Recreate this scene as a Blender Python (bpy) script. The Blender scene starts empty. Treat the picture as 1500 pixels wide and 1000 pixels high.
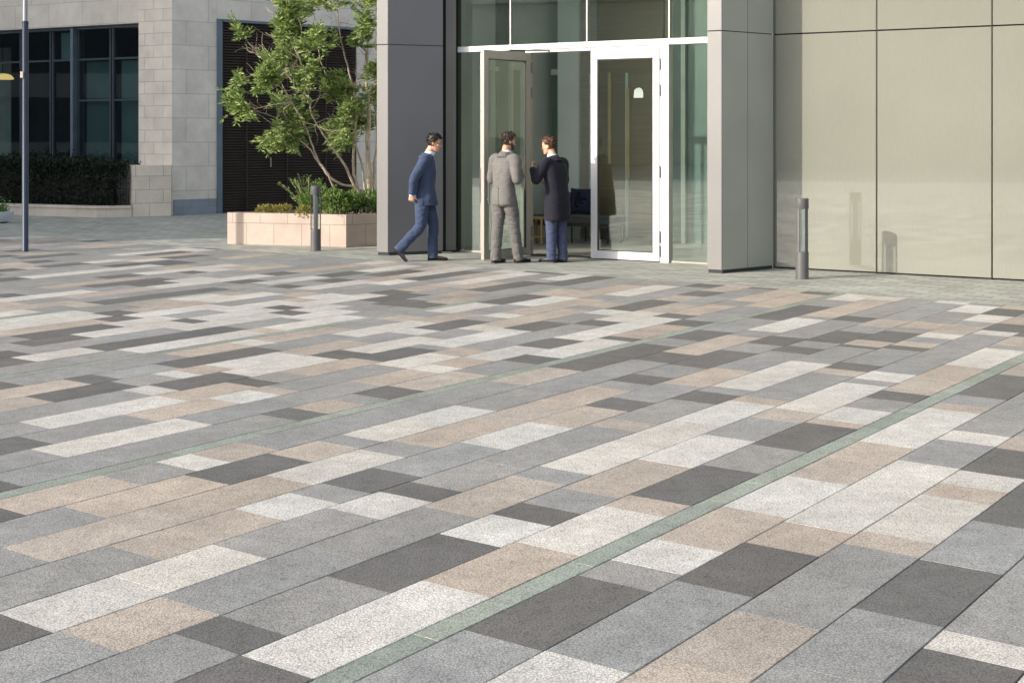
import bpy, bmesh, math, random
from mathutils import Vector, Matrix, noise, Quaternion
random.seed(7)
scene = bpy.context.scene
COL = scene.collection
PI = math.pi
R = math.radians

# ------------------------------------------------------------------ survey: photo pixel -> ground point
F, HOR, CX, H = 1979.0, 200.0, 750.0, 1.78
def G(px, py, z=0.0):
    Z = F*H/(py-HOR)
    return Vector(((px-CX)/F*Z, Z, z))
def at(px, py, Z):                       # point at a known distance
    return Vector(((px-CX)/F*Z, Z, H+(HOR-py)/F*Z))

# ------------------------------------------------------------------ mesh collector
class MB:
    def __init__(s): s.v=[]; s.f=[]; s.m=[]
    def face(s, pts, m=0):
        n=len(s.v); s.v += [tuple(p) for p in pts]; s.f.append(tuple(range(n,n+len(pts)))); s.m.append(m)
    def grid(s, rings, m=0, close=True, cap0=True, cap1=True):
        n=len(s.v); k=len(rings[0])
        for r in rings: s.v += [tuple(p) for p in r]
        for i in range(len(rings)-1):
            for j in range(k if close else k-1):
                a=n+i*k+j; b=n+i*k+(j+1)%k
                s.f.append((a,b,b+k,a+k)); s.m.append(m)
        if cap0: s.f.append(tuple(n+j for j in reversed(range(k)))); s.m.append(m)
        if cap1: s.f.append(tuple(n+(len(rings)-1)*k+j for j in range(k))); s.m.append(m)
    def prism(s, poly, z0, z1, m=0):
        s.grid([[(p[0],p[1],z0) for p in poly],[(p[0],p[1],z1) for p in poly]], m)
    def box(s, x0,x1,y0,y1,z0,z1, m=0):
        s.prism([(x0,y0),(x1,y0),(x1,y1),(x0,y1)], z0,z1,m)
    def tube(s, pts, rad, seg=10, m=0, cap=True, flat=1.0, ref=None):
        pts=[Vector(p) for p in pts]
        if not hasattr(rad,'__len__'): rad=[rad]*len(pts)
        rings=[]; up=None
        for i,p in enumerate(pts):
            t=(pts[min(i+1,len(pts)-1)]-pts[max(i-1,0)]).normalized()
            if up is None:
                up=Vector(ref) if ref else (Vector((0,0,1)) if abs(t.z)<.9 else Vector((0,1,0)))
            a=up-t*up.dot(t)
            if a.length<1e-4: a=t.orthogonal()
            a.normalize(); b=t.cross(a); up=a
            r=rad[i]; ra,rb=(r if hasattr(r,'__len__') else (r,r*flat))
            rings.append([p+a*(ra*math.cos(2*PI*j/seg))+b*(rb*math.sin(2*PI*j/seg)) for j in range(seg)])
        s.grid(rings,m,True,cap,cap)
    def cyl(s, c, r, z0, z1, seg=24, m=0):
        s.grid([[(c[0]+r*math.cos(2*PI*j/seg),c[1]+r*math.sin(2*PI*j/seg),z) for j in range(seg)] for z in (z0,z1)],m)
    def lathe(s, c, prof, seg=24, m=0):
        s.grid([[(c[0]+r*math.cos(2*PI*j/seg),c[1]+r*math.sin(2*PI*j/seg),z) for j in range(seg)] for r,z in prof],m)
    def ell(s, c, rx, ry, rz, seg=12, rows=8, m=0, rot=None):
        rings=[]
        for i in range(rows+1):
            t=-PI/2+PI*i/rows; cr=max(math.cos(t),.02)
            ring=[Vector((rx*cr*math.cos(2*PI*j/seg), ry*cr*math.sin(2*PI*j/seg), rz*math.sin(t))) for j in range(seg)]
            if rot: ring=[rot@p for p in ring]
            rings.append([Vector(c)+p for p in ring])
        s.grid(rings,m)
    def xform(s, M): s.v=[tuple(M@Vector(p)) for p in s.v]; return s
    def add(s, o, m=None):
        n=len(s.v); s.v+=o.v; s.f+=[tuple(i+n for i in f) for f in o.f]; s.m+=o.m if m is None else [m]*len(o.f)
    def mesh(s, name, mats, smooth=False, fix=True):
        me=bpy.data.meshes.new(name); me.from_pydata(s.v,[],s.f)
        for mt in (mats if isinstance(mats,(list,tuple)) else [mats]): me.materials.append(mt)
        me.polygons.foreach_set('material_index', s.m)
        if fix:
            bm=bmesh.new(); bm.from_mesh(me); bmesh.ops.recalc_face_normals(bm,faces=bm.faces); bm.to_mesh(me); bm.free()
        if smooth: me.polygons.foreach_set('use_smooth',[True]*len(me.polygons))
        me.update(); return me
    def build(s, name, mats, parent=None, smooth=False, bevel=0, fix=True, autos=None):
        o=bpy.data.objects.new(name, s.mesh(name,mats,smooth,fix)); COL.objects.link(o)
        if parent:
            o.parent=parent; o.matrix_parent_inverse=wm(parent).inverted()
        if bevel:
            md=o.modifiers.new('bevel','BEVEL'); md.width=bevel; md.segments=2; md.limit_method='ANGLE'; md.angle_limit=R(40)
        if autos:
            try: o.data.set_sharp_from_angle(angle=R(autos))
            except Exception: pass
        return o
def wm(o):
    M=Matrix.LocRotScale(o.location,o.rotation_euler,o.scale)
    if o.parent: M=wm(o.parent)@o.matrix_parent_inverse@M
    return M
def tag(o, label=None, cat=None, group=None, kind=None):
    if label: o['label']=label
    if cat: o['category']=cat
    if group: o['group']=group
    if kind: o['kind']=kind
    return o
def thing(name, label, cat, loc, group=None, rz=0):
    o=bpy.data.objects.new(name,None); COL.objects.link(o); o.location=Vector(loc); o.rotation_euler=(0,0,rz)
    o.empty_display_size=.2
    return tag(o,label,cat,group)
def copy_tree(o, parent=None):
    c=o.copy(); COL.objects.link(c)
    if parent: c.parent=parent
    for ch in [x for x in bpy.data.objects if x.parent==o]: copy_tree(ch,c)
    return c

# ------------------------------------------------------------------ materials
def srgb(r,g,b):
    f=lambda c:(c/255/12.92) if c/255<=.04045 else ((c/255+.055)/1.055)**2.4
    return (f(r),f(g),f(b),1)
def newmat(name):
    m=bpy.data.materials.new(name); m.use_nodes=True
    nt=m.node_tree; b=nt.nodes['Principled BSDF']; return m,nt,b
def N(nt,t,**kw):
    n=nt.nodes.new(t)
    for k,v in kw.items():
        if hasattr(n,k): setattr(n,k,v)
        else: n.inputs[k].default_value=v
    return n
def mat(name, col, rough=.5, metal=0, var=.12, scale=3, bump=0, bscale=60, spec=.5, streak=None, detail=4):
    m,nt,b=newmat(name); L=nt.links.new
    b.inputs['Roughness'].default_value=rough; b.inputs['Metallic'].default_value=metal
    b.inputs['Specular IOR Level'].default_value=spec
    tc=N(nt,'ShaderNodeTexCoord'); mp=N(nt,'ShaderNodeMapping'); L(tc.outputs['Object'],mp.inputs[0])
    if streak: mp.inputs['Scale'].default_value=streak
    nz=N(nt,'ShaderNodeTexNoise'); nz.inputs['Scale'].default_value=scale; nz.inputs['Detail'].default_value=detail; L(mp.outputs[0],nz.inputs['Vector'])
    rp=N(nt,'ShaderNodeMapRange'); rp.inputs[1].default_value=.3; rp.inputs[2].default_value=.7
    rp.inputs[3].default_value=1-var; rp.inputs[4].default_value=1+var; L(nz.outputs['Fac'],rp.inputs[0])
    mx=N(nt,'ShaderNodeVectorMath',operation='SCALE'); mx.inputs[0].default_value=col[:3]; L(rp.outputs[0],mx.inputs['Scale'])
    L(mx.outputs[0],b.inputs['Base Color'])
    if bump:
        n2=N(nt,'ShaderNodeTexNoise'); n2.inputs['Scale'].default_value=bscale; n2.inputs['Detail'].default_value=3; L(tc.outputs['Object'],n2.inputs['Vector'])
        bp=N(nt,'ShaderNodeBump'); bp.inputs['Strength'].default_value=bump; bp.inputs['Distance'].default_value=.01
        L(n2.outputs['Fac'],bp.inputs['Height']); L(bp.outputs[0],b.inputs['Normal'])
    return m
def stone(name, col, w, h, rot=0, mortar=(.12,.12,.12,1), msize=.006, rough=.8, var=.055, off=.5, bump=.25):
    """coursed stone: brick pattern in the vertical plane (UV = metres)"""
    m,nt,b=newmat(name); L=nt.links.new; b.inputs['Roughness'].default_value=rough
    uv=N(nt,'ShaderNodeUVMap'); uv.uv_map='UVMap'
    br=N(nt,'ShaderNodeTexBrick'); br.offset=off; L(uv.outputs[0],br.inputs['Vector'])
    c1=[c*(1-var) for c in col[:3]]+[1]; c2=[min(1,c*(1+var)) for c in col[:3]]+[1]
    br.inputs['Color1'].default_value=c1; br.inputs['Color2'].default_value=c2; br.inputs['Mortar'].default_value=mortar
    br.inputs['Scale'].default_value=1; br.inputs['Mortar Size'].default_value=msize; br.inputs['Mortar Smooth'].default_value=.1
    br.inputs['Bias'].default_value=0; br.inputs['Brick Width'].default_value=w; br.inputs['Row Height'].default_value=h
    tc=N(nt,'ShaderNodeTexCoord')
    nz=N(nt,'ShaderNodeTexNoise'); nz.inputs['Scale'].default_value=2.2; nz.inputs['Detail'].default_value=8; nz.inputs['Roughness'].default_value=.65; L(tc.outputs['Object'],nz.inputs['Vector'])
    rp=N(nt,'ShaderNodeMapRange'); rp.inputs[1].default_value=.3; rp.inputs[2].default_value=.7; rp.inputs[3].default_value=.86; rp.inputs[4].default_value=1.12; L(nz.outputs['Fac'],rp.inputs[0])
    mx=N(nt,'ShaderNodeVectorMath',operation='SCALE'); L(br.outputs['Color'],mx.inputs[0]); L(rp.outputs[0],mx.inputs['Scale']); L(mx.outputs[0],b.inputs['Base Color'])
    bp=N(nt,'ShaderNodeBump'); bp.inputs['Strength'].default_value=bump; bp.inputs['Distance'].default_value=.01; bp.invert=True
    L(br.outputs['Fac'],bp.inputs['Height']); L(bp.outputs[0],b.inputs['Normal'])
    return m
def glass(name, tint, refl=.1, grough=0.0):
    m=bpy.data.materials.new(name); m.use_nodes=True; nt=m.node_tree; nt.nodes.clear(); L=nt.links.new
    out=N(nt,'ShaderNodeOutputMaterial'); mix=N(nt,'ShaderNodeMixShader')
    tr=N(nt,'ShaderNodeBsdfTransparent'); tr.inputs[0].default_value=tint
    gl=N(nt,'ShaderNodeBsdfGlossy'); gl.inputs['Roughness'].default_value=grough; gl.inputs[0].default_value=(.95,1,.97,1)
    lw=N(nt,'ShaderNodeLayerWeight'); lw.inputs[0].default_value=.5
    fr=N(nt,'ShaderNodeMath',operation='POWER'); L(lw.outputs['Facing'],fr.inputs[0]); fr.inputs[1].default_value=4.0
    ad=N(nt,'ShaderNodeMath',operation='ADD',use_clamp=True); L(fr.outputs[0],ad.inputs[0]); ad.inputs[1].default_value=.03+refl
    # faint waviness of real float glass
    tc=N(nt,'ShaderNodeTexCoord'); nz=N(nt,'ShaderNodeTexNoise'); nz.inputs['Scale'].default_value=1.1; L(tc.outputs['Object'],nz.inputs['Vector'])
    bp=N(nt,'ShaderNodeBump'); bp.inputs['Strength'].default_value=.03; bp.inputs['Distance'].default_value=.02; L(nz.outputs['Fac'],bp.inputs['Height']); L(bp.outputs[0],gl.inputs['Normal'])
    L(ad.outputs[0],mix.inputs[0]); L(tr.outputs[0],mix.inputs[1]); L(gl.outputs[0],mix.inputs[2]); L(mix.outputs[0],out.inputs[0])
    return m
def leafmat(name, c1, c2, trans=.35, scale=9):
    m,nt,b=newmat(name); L=nt.links.new
    b.inputs['Roughness'].default_value=.5; b.inputs['Specular IOR Level'].default_value=.3
    geo=N(nt,'ShaderNodeNewGeometry'); rp=N(nt,'ShaderNodeValToRGB')
    rp.color_ramp.elements[0].color=c1; rp.color_ramp.elements[1].color=c2
    L(geo.outputs['Random Per Island'],rp.inputs[0]); L(rp.outputs[0],b.inputs['Base Color'])
    tr=N(nt,'ShaderNodeBsdfTranslucent'); L(rp.outputs[0],tr.inputs[0])
    mx=N(nt,'ShaderNodeMixShader'); mx.inputs[0].default_value=trans
    out=nt.nodes['Material Output']; L(b.outputs[0],mx.inputs[1]); L(tr.outputs[0],mx.inputs[2]); L(mx.outputs[0],out.inputs[0])
    return m
def fabric(name, col, check=None, rough=.85, fold=.5, weave=900):
    m,nt,b=newmat(name); L=nt.links.new; b.inputs['Roughness'].default_value=rough; b.inputs['Specular IOR Level'].default_value=.25
    b.inputs['Sheen Weight'].default_value=.08
    tc=N(nt,'ShaderNodeTexCoord')
    nz=N(nt,'ShaderNodeTexNoise'); nz.inputs['Scale'].default_value=14; nz.inputs['Detail'].default_value=5; L(tc.outputs['Object'],nz.inputs['Vector'])
    rp=N(nt,'ShaderNodeMapRange'); rp.inputs[1].default_value=.3; rp.inputs[2].default_value=.7; rp.inputs[3].default_value=.94; rp.inputs[4].default_value=1.06; L(nz.outputs['Fac'],rp.inputs[0])
    mx=N(nt,'ShaderNodeVectorMath',operation='SCALE'); L(rp.outputs[0],mx.inputs['Scale'])
    if check:
        sx=N(nt,'ShaderNodeSeparateXYZ'); L(tc.outputs['Object'],sx.inputs[0]); res=None
        for ax in (0,2):
            w=N(nt,'ShaderNodeMath',operation='MULTIPLY'); L(sx.outputs[ax],w.inputs[0]); w.inputs[1].default_value=1/.045
            fr=N(nt,'ShaderNodeMath',operation='FRACT'); L(w.outputs[0],fr.inputs[0])
            lt=N(nt,'ShaderNodeMath',operation='LESS_THAN'); L(fr.outputs[0],lt.inputs[0]); lt.inputs[1].default_value=.14
            if res is None: res=lt
            else:
                a=N(nt,'ShaderNodeMath',operation='MAXIMUM'); L(res.outputs[0],a.inputs[0]); L(lt.outputs[0],a.inputs[1]); res=a
        mc=N(nt,'ShaderNodeMix',data_type='RGBA'); L(res.outputs[0],mc.inputs[0]); mc.inputs[6].default_value=col; mc.inputs[7].default_value=check
        L(mc.outputs[2],mx.inputs[0])
    else: mx.inputs[0].default_value=col[:3]
    L(mx.outputs[0],b.inputs['Base Color'])
    # folds: stretched noise
    n2=N(nt,'ShaderNodeTexNoise'); n2.inputs['Scale'].default_value=9; n2.inputs['Detail'].default_value=2; n2.inputs['Distortion'].default_value=.8
    mp=N(nt,'ShaderNodeMapping'); mp.inputs['Scale'].default_value=(1,1,.8); mp.inputs['Rotation'].default_value=(.4,.5,0); L(tc.outputs['Object'],mp.inputs[0]); L(mp.outputs[0],n2.inputs['Vector'])
    bp=N(nt,'ShaderNodeBump'); bp.inputs['Strength'].default_value=fold*.6; bp.inputs['Distance'].default_value=.05; L(n2.outputs['Fac'],bp.inputs['Height']); L(bp.outputs[0],b.inputs['Normal'])
    return m

M={}
M['alu']    = mat('grey_cladding', srgb(120,118,117), .42, .0, .05, 1.2, spec=.5, detail=2)
M['alu_dk'] = mat('dark_joint', srgb(40,42,46), .7)
M['white']  = mat('white_frame', (.62,.61,.62,1), .4, 0, .03, 2)
M['champ_and_shade']  = mat('champagne_and_shaded_frame', srgb(160,156,148), .38, .25, .04, 2)  # beige metal; on the open leaf it carries the shaded tone
M['track']  = mat('dark_metal', srgb(52,50,50), .45, .4)
M['steel']  = mat('steel', srgb(150,150,150), .3, .9)
M['hinge']  = mat('hinge_metal', srgb(120,118,115), .4, .6)

# ------------------------------------------------------------------ camera, sun, sky
cam=bpy.data.cameras.new('camera'); co=bpy.data.objects.new('camera',cam); COL.objects.link(co)
co.location=(0,0,H); co.rotation_euler=(R(90),0,0)
cam.sensor_width=36; cam.sensor_fit='HORIZONTAL'; cam.lens=36*F/1500; cam.shift_y=-(500-HOR)/1500; cam.clip_end=3000; cam.clip_start=.05
scene.camera=co
SUN_DIR=Vector((.915,.405,0)).normalized(); EL=R(19.5)
sv=Vector((SUN_DIR.x*math.cos(EL),SUN_DIR.y*math.cos(EL),-math.sin(EL)))
sl=bpy.data.lights.new('sun','SUN'); sl.energy=2.5; sl.angle=R(.5); sl.color=(1,.93,.83)
so=bpy.data.objects.new('sun',sl); COL.objects.link(so); so.rotation_euler=sv.to_track_quat('-Z','Y').to_euler(); so.location=(-20,-8,20)
w=bpy.data.worlds.new('World'); scene.world=w; w.use_nodes=True; nt=w.node_tree
sky=nt.nodes.new('ShaderNodeTexSky'); sky.sky_type='NISHITA'; sky.sun_disc=False; sky.sun_elevation=EL
toward=-SUN_DIR; sky.sun_rotation=math.atan2(toward.x,toward.y); sky.air_density=1; sky.dust_density=3.0; sky.ozone_density=1
bg=nt.nodes['Background']; bg.inputs[1].default_value=.15; hs=nt.nodes.new('ShaderNodeHueSaturation'); hs.inputs['Saturation'].default_value=.62; nt.links.new(sky.outputs[0],hs.inputs['Color']); nt.links.new(hs.outputs[0],bg.inputs[0])
scene.view_settings.view_transform='Standard'; scene.view_settings.look='None'; scene.view_settings.exposure=1.15; scene.view_settings.gamma=1
scene.render.engine='CYCLES'
scene.cycles.caustics_reflective=False; scene.cycles.caustics_refractive=False
scene.cycles.max_bounces=10; scene.cycles.transparent_max_bounces=16

# ================================================================== SETTING: paving
UA=math.atan2(1440,F); U=Vector((math.sin(UA),math.cos(UA),0)); V=Vector((math.cos(UA),-math.sin(UA),0))
STRIP0,PITCH,SW=-3.075,2.92,.12
def UVp(u,v,z=0): p=U*u+V*v; return Vector((p.x,p.y,z))
UEDGE=14.6
def paver_mat():
    m,nt,b=newmat('paver'); L=nt.links.new; b.inputs['Roughness'].default_value=.72; b.inputs['Specular IOR Level'].default_value=.35
    at_=N(nt,'ShaderNodeAttribute'); at_.attribute_name='Col'
    tc=N(nt,'ShaderNodeTexCoord')
    # aggregate speckle (worm-like exposed-aggregate grain)
    vo=N(nt,'ShaderNodeTexVoronoi',feature='DISTANCE_TO_EDGE'); vo.inputs['Scale'].default_value=70
    nw=N(nt,'ShaderNodeTexNoise'); nw.inputs['Scale'].default_value=45; nw.inputs['Detail'].default_value=2; L(tc.outputs['Object'],nw.inputs['Vector'])
    ws=N(nt,'ShaderNodeVectorMath',operation='SCALE'); ws.inputs['Scale'].default_value=.02; L(nw.outputs['Color'],ws.inputs[0])
    wa=N(nt,'ShaderNodeVectorMath',operation='ADD'); L(tc.outputs['Object'],wa.inputs[0]); L(ws.outputs[0],wa.inputs[1]); L(wa.outputs[0],vo.inputs['Vector'])
    mr=N(nt,'ShaderNodeMapRange'); mr.inputs[1].default_value=.0; mr.inputs[2].default_value=.16; mr.inputs[3].default_value=.52; mr.inputs[4].default_value=1.14; L(vo.outputs['Distance'],mr.inputs[0])
    n1=N(nt,'ShaderNodeTexNoise'); n1.inputs['Scale'].default_value=260; n1.inputs['Detail'].default_value=4; L(tc.outputs['Object'],n1.inputs['Vector'])
    m1=N(nt,'ShaderNodeMapRange'); m1.inputs[1].default_value=.3; m1.inputs[2].default_value=.7; m1.inputs[3].default_value=.72; m1.inputs[4].default_value=1.28; L(n1.outputs['Fac'],m1.inputs[0])
    n2=N(nt,'ShaderNodeTexNoise'); n2.inputs['Scale'].default_value=1.3; n2.inputs['Detail'].default_value=6; n2.inputs['Roughness'].default_value=.65; L(tc.outputs['Object'],n2.inputs['Vector'])
    m2=N(nt,'ShaderNodeMapRange'); m2.inputs[1].default_value=.25; m2.inputs[2].default_value=.75; m2.inputs[3].default_value=.80; m2.inputs[4].default_value=1.14; L(n2.outputs['Fac'],m2.inputs[0])
    # worn blotches and the odd dark spot
    n4=N(nt,'ShaderNodeTexNoise'); n4.inputs['Scale'].default_value=7; n4.inputs['Detail'].default_value=7; n4.inputs['Roughness'].default_value=.7; L(tc.outputs['Object'],n4.inputs['Vector'])
    m4=N(nt,'ShaderNodeMapRange'); m4.inputs[1].default_value=.35; m4.inputs[2].default_value=.65; m4.inputs[3].default_value=.86; m4.inputs[4].default_value=1.09; L(n4.outputs['Fac'],m4.inputs[0])
    v5=N(nt,'ShaderNodeTexVoronoi'); v5.inputs['Scale'].default_value=1.7; L(tc.outputs['Object'],v5.inputs['Vector'])
    m5=N(nt,'ShaderNodeMapRange'); m5.inputs[1].default_value=.018; m5.inputs[2].default_value=.03; m5.inputs[3].default_value=.62; m5.inputs[4].default_value=1.0; L(v5.outputs['Distance'],m5.inputs[0])
    m45=N(nt,'ShaderNodeMath',operation='MULTIPLY'); L(m4.outputs[0],m45.inputs[0]); L(m5.outputs[0],m45.inputs[1])
    a=N(nt,'ShaderNodeMath',operation='MULTIPLY'); L(mr.outputs[0],a.inputs[0]); L(m1.outputs[0],a.inputs[1])
    c=N(nt,'ShaderNodeMath',operation='MULTIPLY'); c0=N(nt,'ShaderNodeMath',operation='MULTIPLY'); L(m45.outputs[0],c0.inputs[0]); L(m2.outputs[0],c0.inputs[1]); L(a.outputs[0],c.inputs[0]); L(c0.outputs[0],c.inputs[1])
    s=N(nt,'ShaderNodeVectorMath',operation='SCALE'); L(at_.outputs['Color'],s.inputs[0]); L(c.outputs[0],s.inputs['Scale']); L(s.outputs[0],b.inputs['Base Color'])
    bp=N(nt,'ShaderNodeBump'); bp.inputs['Strength'].default_value=.35; bp.inputs['Distance'].default_value=.003; L(a.outputs[0],bp.inputs['Height']); L(bp.outputs[0],b.inputs['Normal'])
    return m
PC={'g':(.296,.290,.276),'w':(.560,.532,.483),'b':(.430,.368,.308),'d':(.143,.136,.127),'s':(.285,.312,.262)}
ROWS={}
SURVEY='''
0 0 540g 736d 900g 947w 1009b 1106w 1197b 1300w 1398b 1413g 1437d 1497b 1535
0 1 640w 860g 1045d 1145b 1200w 1360g 1415w 1438g 1540
0 2 900b 1138g 1290b 1318w 1400b 1426w 1454d 1504b 1530
0 3 1080g 1315d 1407g 1480d 1540
0 4 1300d 1425w 1452g 1540
-1 7 240d 405w 667b 803w 928b 966d 1071g 1141d 1217b 1232w 1271g 1303d 1327b 1415w 1473g 1485b 1512
-1 6 60g 302d 371g 524d 688w 763d 807g 864b 974w 1068g 1135b 1170w 1267g 1283w 1310g 1450w 1465d 1490b 1515
-1 5 -200g 131b 278g 660b 789g 828w 1102b 1122g 1221b 1238d 1262g 1320d 1333b 1350g 1368w 1385b 1418g 1435w 1460d 1485b 1510
-1 4 -200d 36w 350g 518w 594d 639g 896b 928g 1015d 1052g 1073w 1188g 1253d 1262b 1283d 1323g 1340b 1365g 1410w 1440g 1500
-1 3 -300g 197b 380w 459g 506d 582g 708w 807b 887d 928g 1000b 1073g 1155d 1180g 1205d 1253g 1280b 1310g 1390w 1420g
-1 2 -200g 38b 424w 560g 606b 895g 923d 958g 1007d 1083g 1120d 1157g 1240d 1262g 1340
-1 1 -200g 125b 302d 424b 494g 530w 696g 953d 997b 1090g 1119w 1187g 1198b 1290w 1310
-1 0 -200d 8b 177g 258w 307b 377g 745b 827d 968g 1000d 1050g 1120d 1197g 1230w 1270
-2 7 -200d 5g 409d 454b 508g 542d 595b 690g 760d 797w 900d 917b 993d 1023g 1110b 1190d 1205
-2 6 -200g 71w 284g 537b 620w 653b 700w 780d 833w 977d 1000b 1060g 1090b 1140
-2 5 -200d 52g 207b 327w 386b 413g 572w 652b 692g 860d 890w 955b 1005g 1060
-2 4 -200g 51w 252b 354d 387g 433b 537d 620g 640w 758d 815g 875w 905d 975b 1010
-2 3 -200g 202w 240d 345w 475d 520w 630g 690w 720b 845g 870b 900
-2 2 -200b 58d 183g 245w 275b 320w 425b 525g 590w 625d 697g 725w 750b 830
-2 1 -200b 113d 155g 245d 393g 505w 620b 690g 760w 830
-2 0 -200d 15g 258b 355w 385b 500g 570b 605g 640w 715d 790b 840
-3 7 -100g 190w 372b 400w 520g 600d 640b 690
-3 6 -100d 35w 135d 345g 430w 510g 560
-3 5 -100d 30g 260w 410d 440w 500g 540
-3 4 -50g 30d 120w 265d 290w 400d 430w 480
-3 3 -50g 30d 165w 250g 320w 420b 450
-3 2 -50b 150d 195w 320g 420b 460
-3 1 -50w 150d 190b 300w 400g 440
'''
def px_u(v,x):
    k=(x-CX)/F; return v*(k*V.y-V.x)/(U.x-k*U.y)
for ln in SURVEY.strip().splitlines():      # surveyed paver colours: start of each run along its row
    q=ln.split(); bb,rr=int(q[0]),int(q[1]); vc=STRIP0+bb*PITCH+SW/2+(rr+.5)*.35; lst=[]
    for e in q[2:]:
        c=e[-1] if e[-1].isalpha() else None
        lst.append((px_u(vc,float(e[:-1] if c else e)),c))
    ROWS[(bb,rr)]=lst
pv=MB(); pcol=[]
def paver(u0,u1,v0,v1,c,gap=.005,z=0.0):
    g=gap/2; e2=random.choice([.0004,.0004,.0004,.0014]) if v1-v0>.2 else .0015; u0+=e2;u1-=e2;v0+=g;v1-=g; h=.002
    k=random.uniform(.93,1.07) if v1-v0>.2 else random.uniform(.90,1.12); t=random.uniform(-.02,.02)
    rgb=(c[0]*k*(1+t),c[1]*k,c[2]*k*(1-t))
    dz=random.uniform(-.0008,.0008)
    lo=[(u0,v0),(u1,v0),(u1,v1),(u0,v1)]; e_=.0009 if random.random()<.08 else .0002; hi=[(u0+e_,v0+h),(u1-.0002,v0+h),(u1-.0002,v1-h),(u0+e_,v1-h)]
    A=[UVp(a,b,z-.05) for a,b in lo]; B=[UVp(a,b,z-.004) for a,b in lo]; T=[UVp(a,b,z+dz) for a,b in hi]
    n=len(pv.v); pv.v+= [tuple(p) for p in A+B+T]
    for i in range(4):
        j=(i+1)%4
        pv.f.append((n+i,n+j,n+4+j,n+4+i)); pv.f.append((n+4+i,n+4+j,n+8+j,n+8+i)); pv.m+=[0,0]
    pv.f.append((n+8,n+9,n+10,n+11)); pv.m.append(0); pcol.extend([rgb]*9)
def row_random(v0,v1,ua,ub):
    u=ua-random.random()*.5
    while u<ub:
        c=random.choices('gwbd',[46,22,20,16])[0]
        for k in range(random.choices([1,2,3],[60,30,10])[0]):
            l=random.choice([.3,.45,.45,.6,.6,.75])
            a,bb=max(u,ua),min(u+l,ub)
            if bb-a>.04: paver(a,bb,v0,v1,PC[c])
            u+=l
            if u>=ub: break
def row_listed(v0,v1,lst,ua,ub):
    for i in range(len(lst)-1):
        u,c=lst[i]; e=min(lst[i+1][0],ub); u=max(u,ua)
        if e-u<.02: continue
        n=max(1,round((e-u)/.66))
        for k in range(n): paver(u+(e-u)*k/n,u+(e-u)*(k+1)/n,v0,v1,PC[c or 'g'])
    if lst[0][0]>ua: row_random(v0,v1,ua,lst[0][0])
    if lst[-1][0]<ub: row_random(v0,v1,lst[-1][0],ub)
UMIN=-7.0
for b in range(-9,4):
    vb=STRIP0+b*PITCH                    # strip centre; rows run from it to the next strip
    u=UMIN+random.random()*.2
    while u<UEDGE:
        e=min(u+random.choice([.42,.6,.6]),UEDGE); paver(u,e,vb-SW/2,vb+SW/2,PC['s']); u=e
    for r in range(8):
        v0=vb+SW/2+r*.35; v1=v0+.35
        key=(b,r)
        if key in ROWS: row_listed(v0,v1,ROWS[key],UMIN,UEDGE)
        else: row_random(v0,v1,UMIN,UEDGE)
VMIN=STRIP0-9*PITCH-SW/2; VMAX=STRIP0+3*PITCH+SW/2+2.8
me=pv.mesh('paving',paver_mat(),fix=False)
ca=me.color_attributes.new('Col','FLOAT_COLOR','CORNER'); buf=[]
for p,c in zip(me.polygons,pcol): buf+= list((c[0],c[1],c[2],1.0))*p.loop_total
ca.data.foreach_set('color',buf)
o=bpy.data.objects.new('paving',me); COL.objects.link(o); tag(o,kind='structure')
jb=MB(); jb.face([UVp(UMIN,VMIN,-.009),UVp(UEDGE,VMIN,-.009),UVp(UEDGE,VMAX,-.009),UVp(UMIN,VMAX,-.009)][::-1])
tag(jb.build('paving_bed',mat('joint_sand',srgb(105,98,86),.95,bump=.4,bscale=300),fix=False),kind='structure')

# small green-grey setts beyond the coloured paving
def setts_mat():
    m,nt,b=newmat('setts'); L=nt.links.new; b.inputs['Roughness'].default_value=.75
    tc=N(nt,'ShaderNodeTexCoord'); mp=N(nt,'ShaderNodeMapping'); mp.inputs['Rotation'].default_value=(0,0,-math.atan2(V.y,V.x)); L(tc.outputs['Object'],mp.inputs[0])
    br=N(nt,'ShaderNodeTexBrick'); L(mp.outputs[0],br.inputs['Vector'])
    br.inputs['Color1'].default_value=(.29,.295,.255,1); br.inputs['Color2'].default_value=(.42,.425,.375,1); br.inputs['Mortar'].default_value=(.10,.10,.09,1)
    br.inputs['Scale'].default_value=1; br.inputs['Mortar Size'].default_value=.005; br.inputs['Brick Width'].default_value=.30; br.inputs['Row Height'].default_value=.15; br.inputs['Bias'].default_value=-.1
    nz=N(nt,'ShaderNodeTexNoise'); nz.inputs['Scale'].default_value=120; nz.inputs['Detail'].default_value=5; L(tc.outputs['Object'],nz.inputs['Vector'])
    n3=N(nt,'ShaderNodeTexNoise'); n3.inputs['Scale'].default_value=.8; n3.inputs['Detail'].default_value=5; L(tc.outputs['Object'],n3.inputs['Vector'])
    ad=N(nt,'ShaderNodeMath',operation='ADD'); L(nz.outputs['Fac'],ad.inputs[0]); L(n3.outputs['Fac'],ad.inputs[1])
    mr=N(nt,'ShaderNodeMapRange'); mr.inputs[1].default_value=.6; mr.inputs[2].default_value=1.4; mr.inputs[3].default_value=.72; mr.inputs[4].default_value=1.2; L(ad.outputs[0],mr.inputs[0])
    s=N(nt,'ShaderNodeVectorMath',operation='SCALE'); L(br.outputs['Color'],s.inputs[0]); L(mr.outputs[0],s.inputs['Scale']); L(s.outputs[0],b.inputs['Base Color'])
    bp=N(nt,'ShaderNodeBump'); bp.invert=True; bp.inputs['Strength'].default_value=.3; bp.inputs['Distance'].default_value=.006; L(br.outputs['Fac'],bp.inputs['Height']); L(bp.outputs[0],b.inputs['Normal'])
    return m
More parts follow.
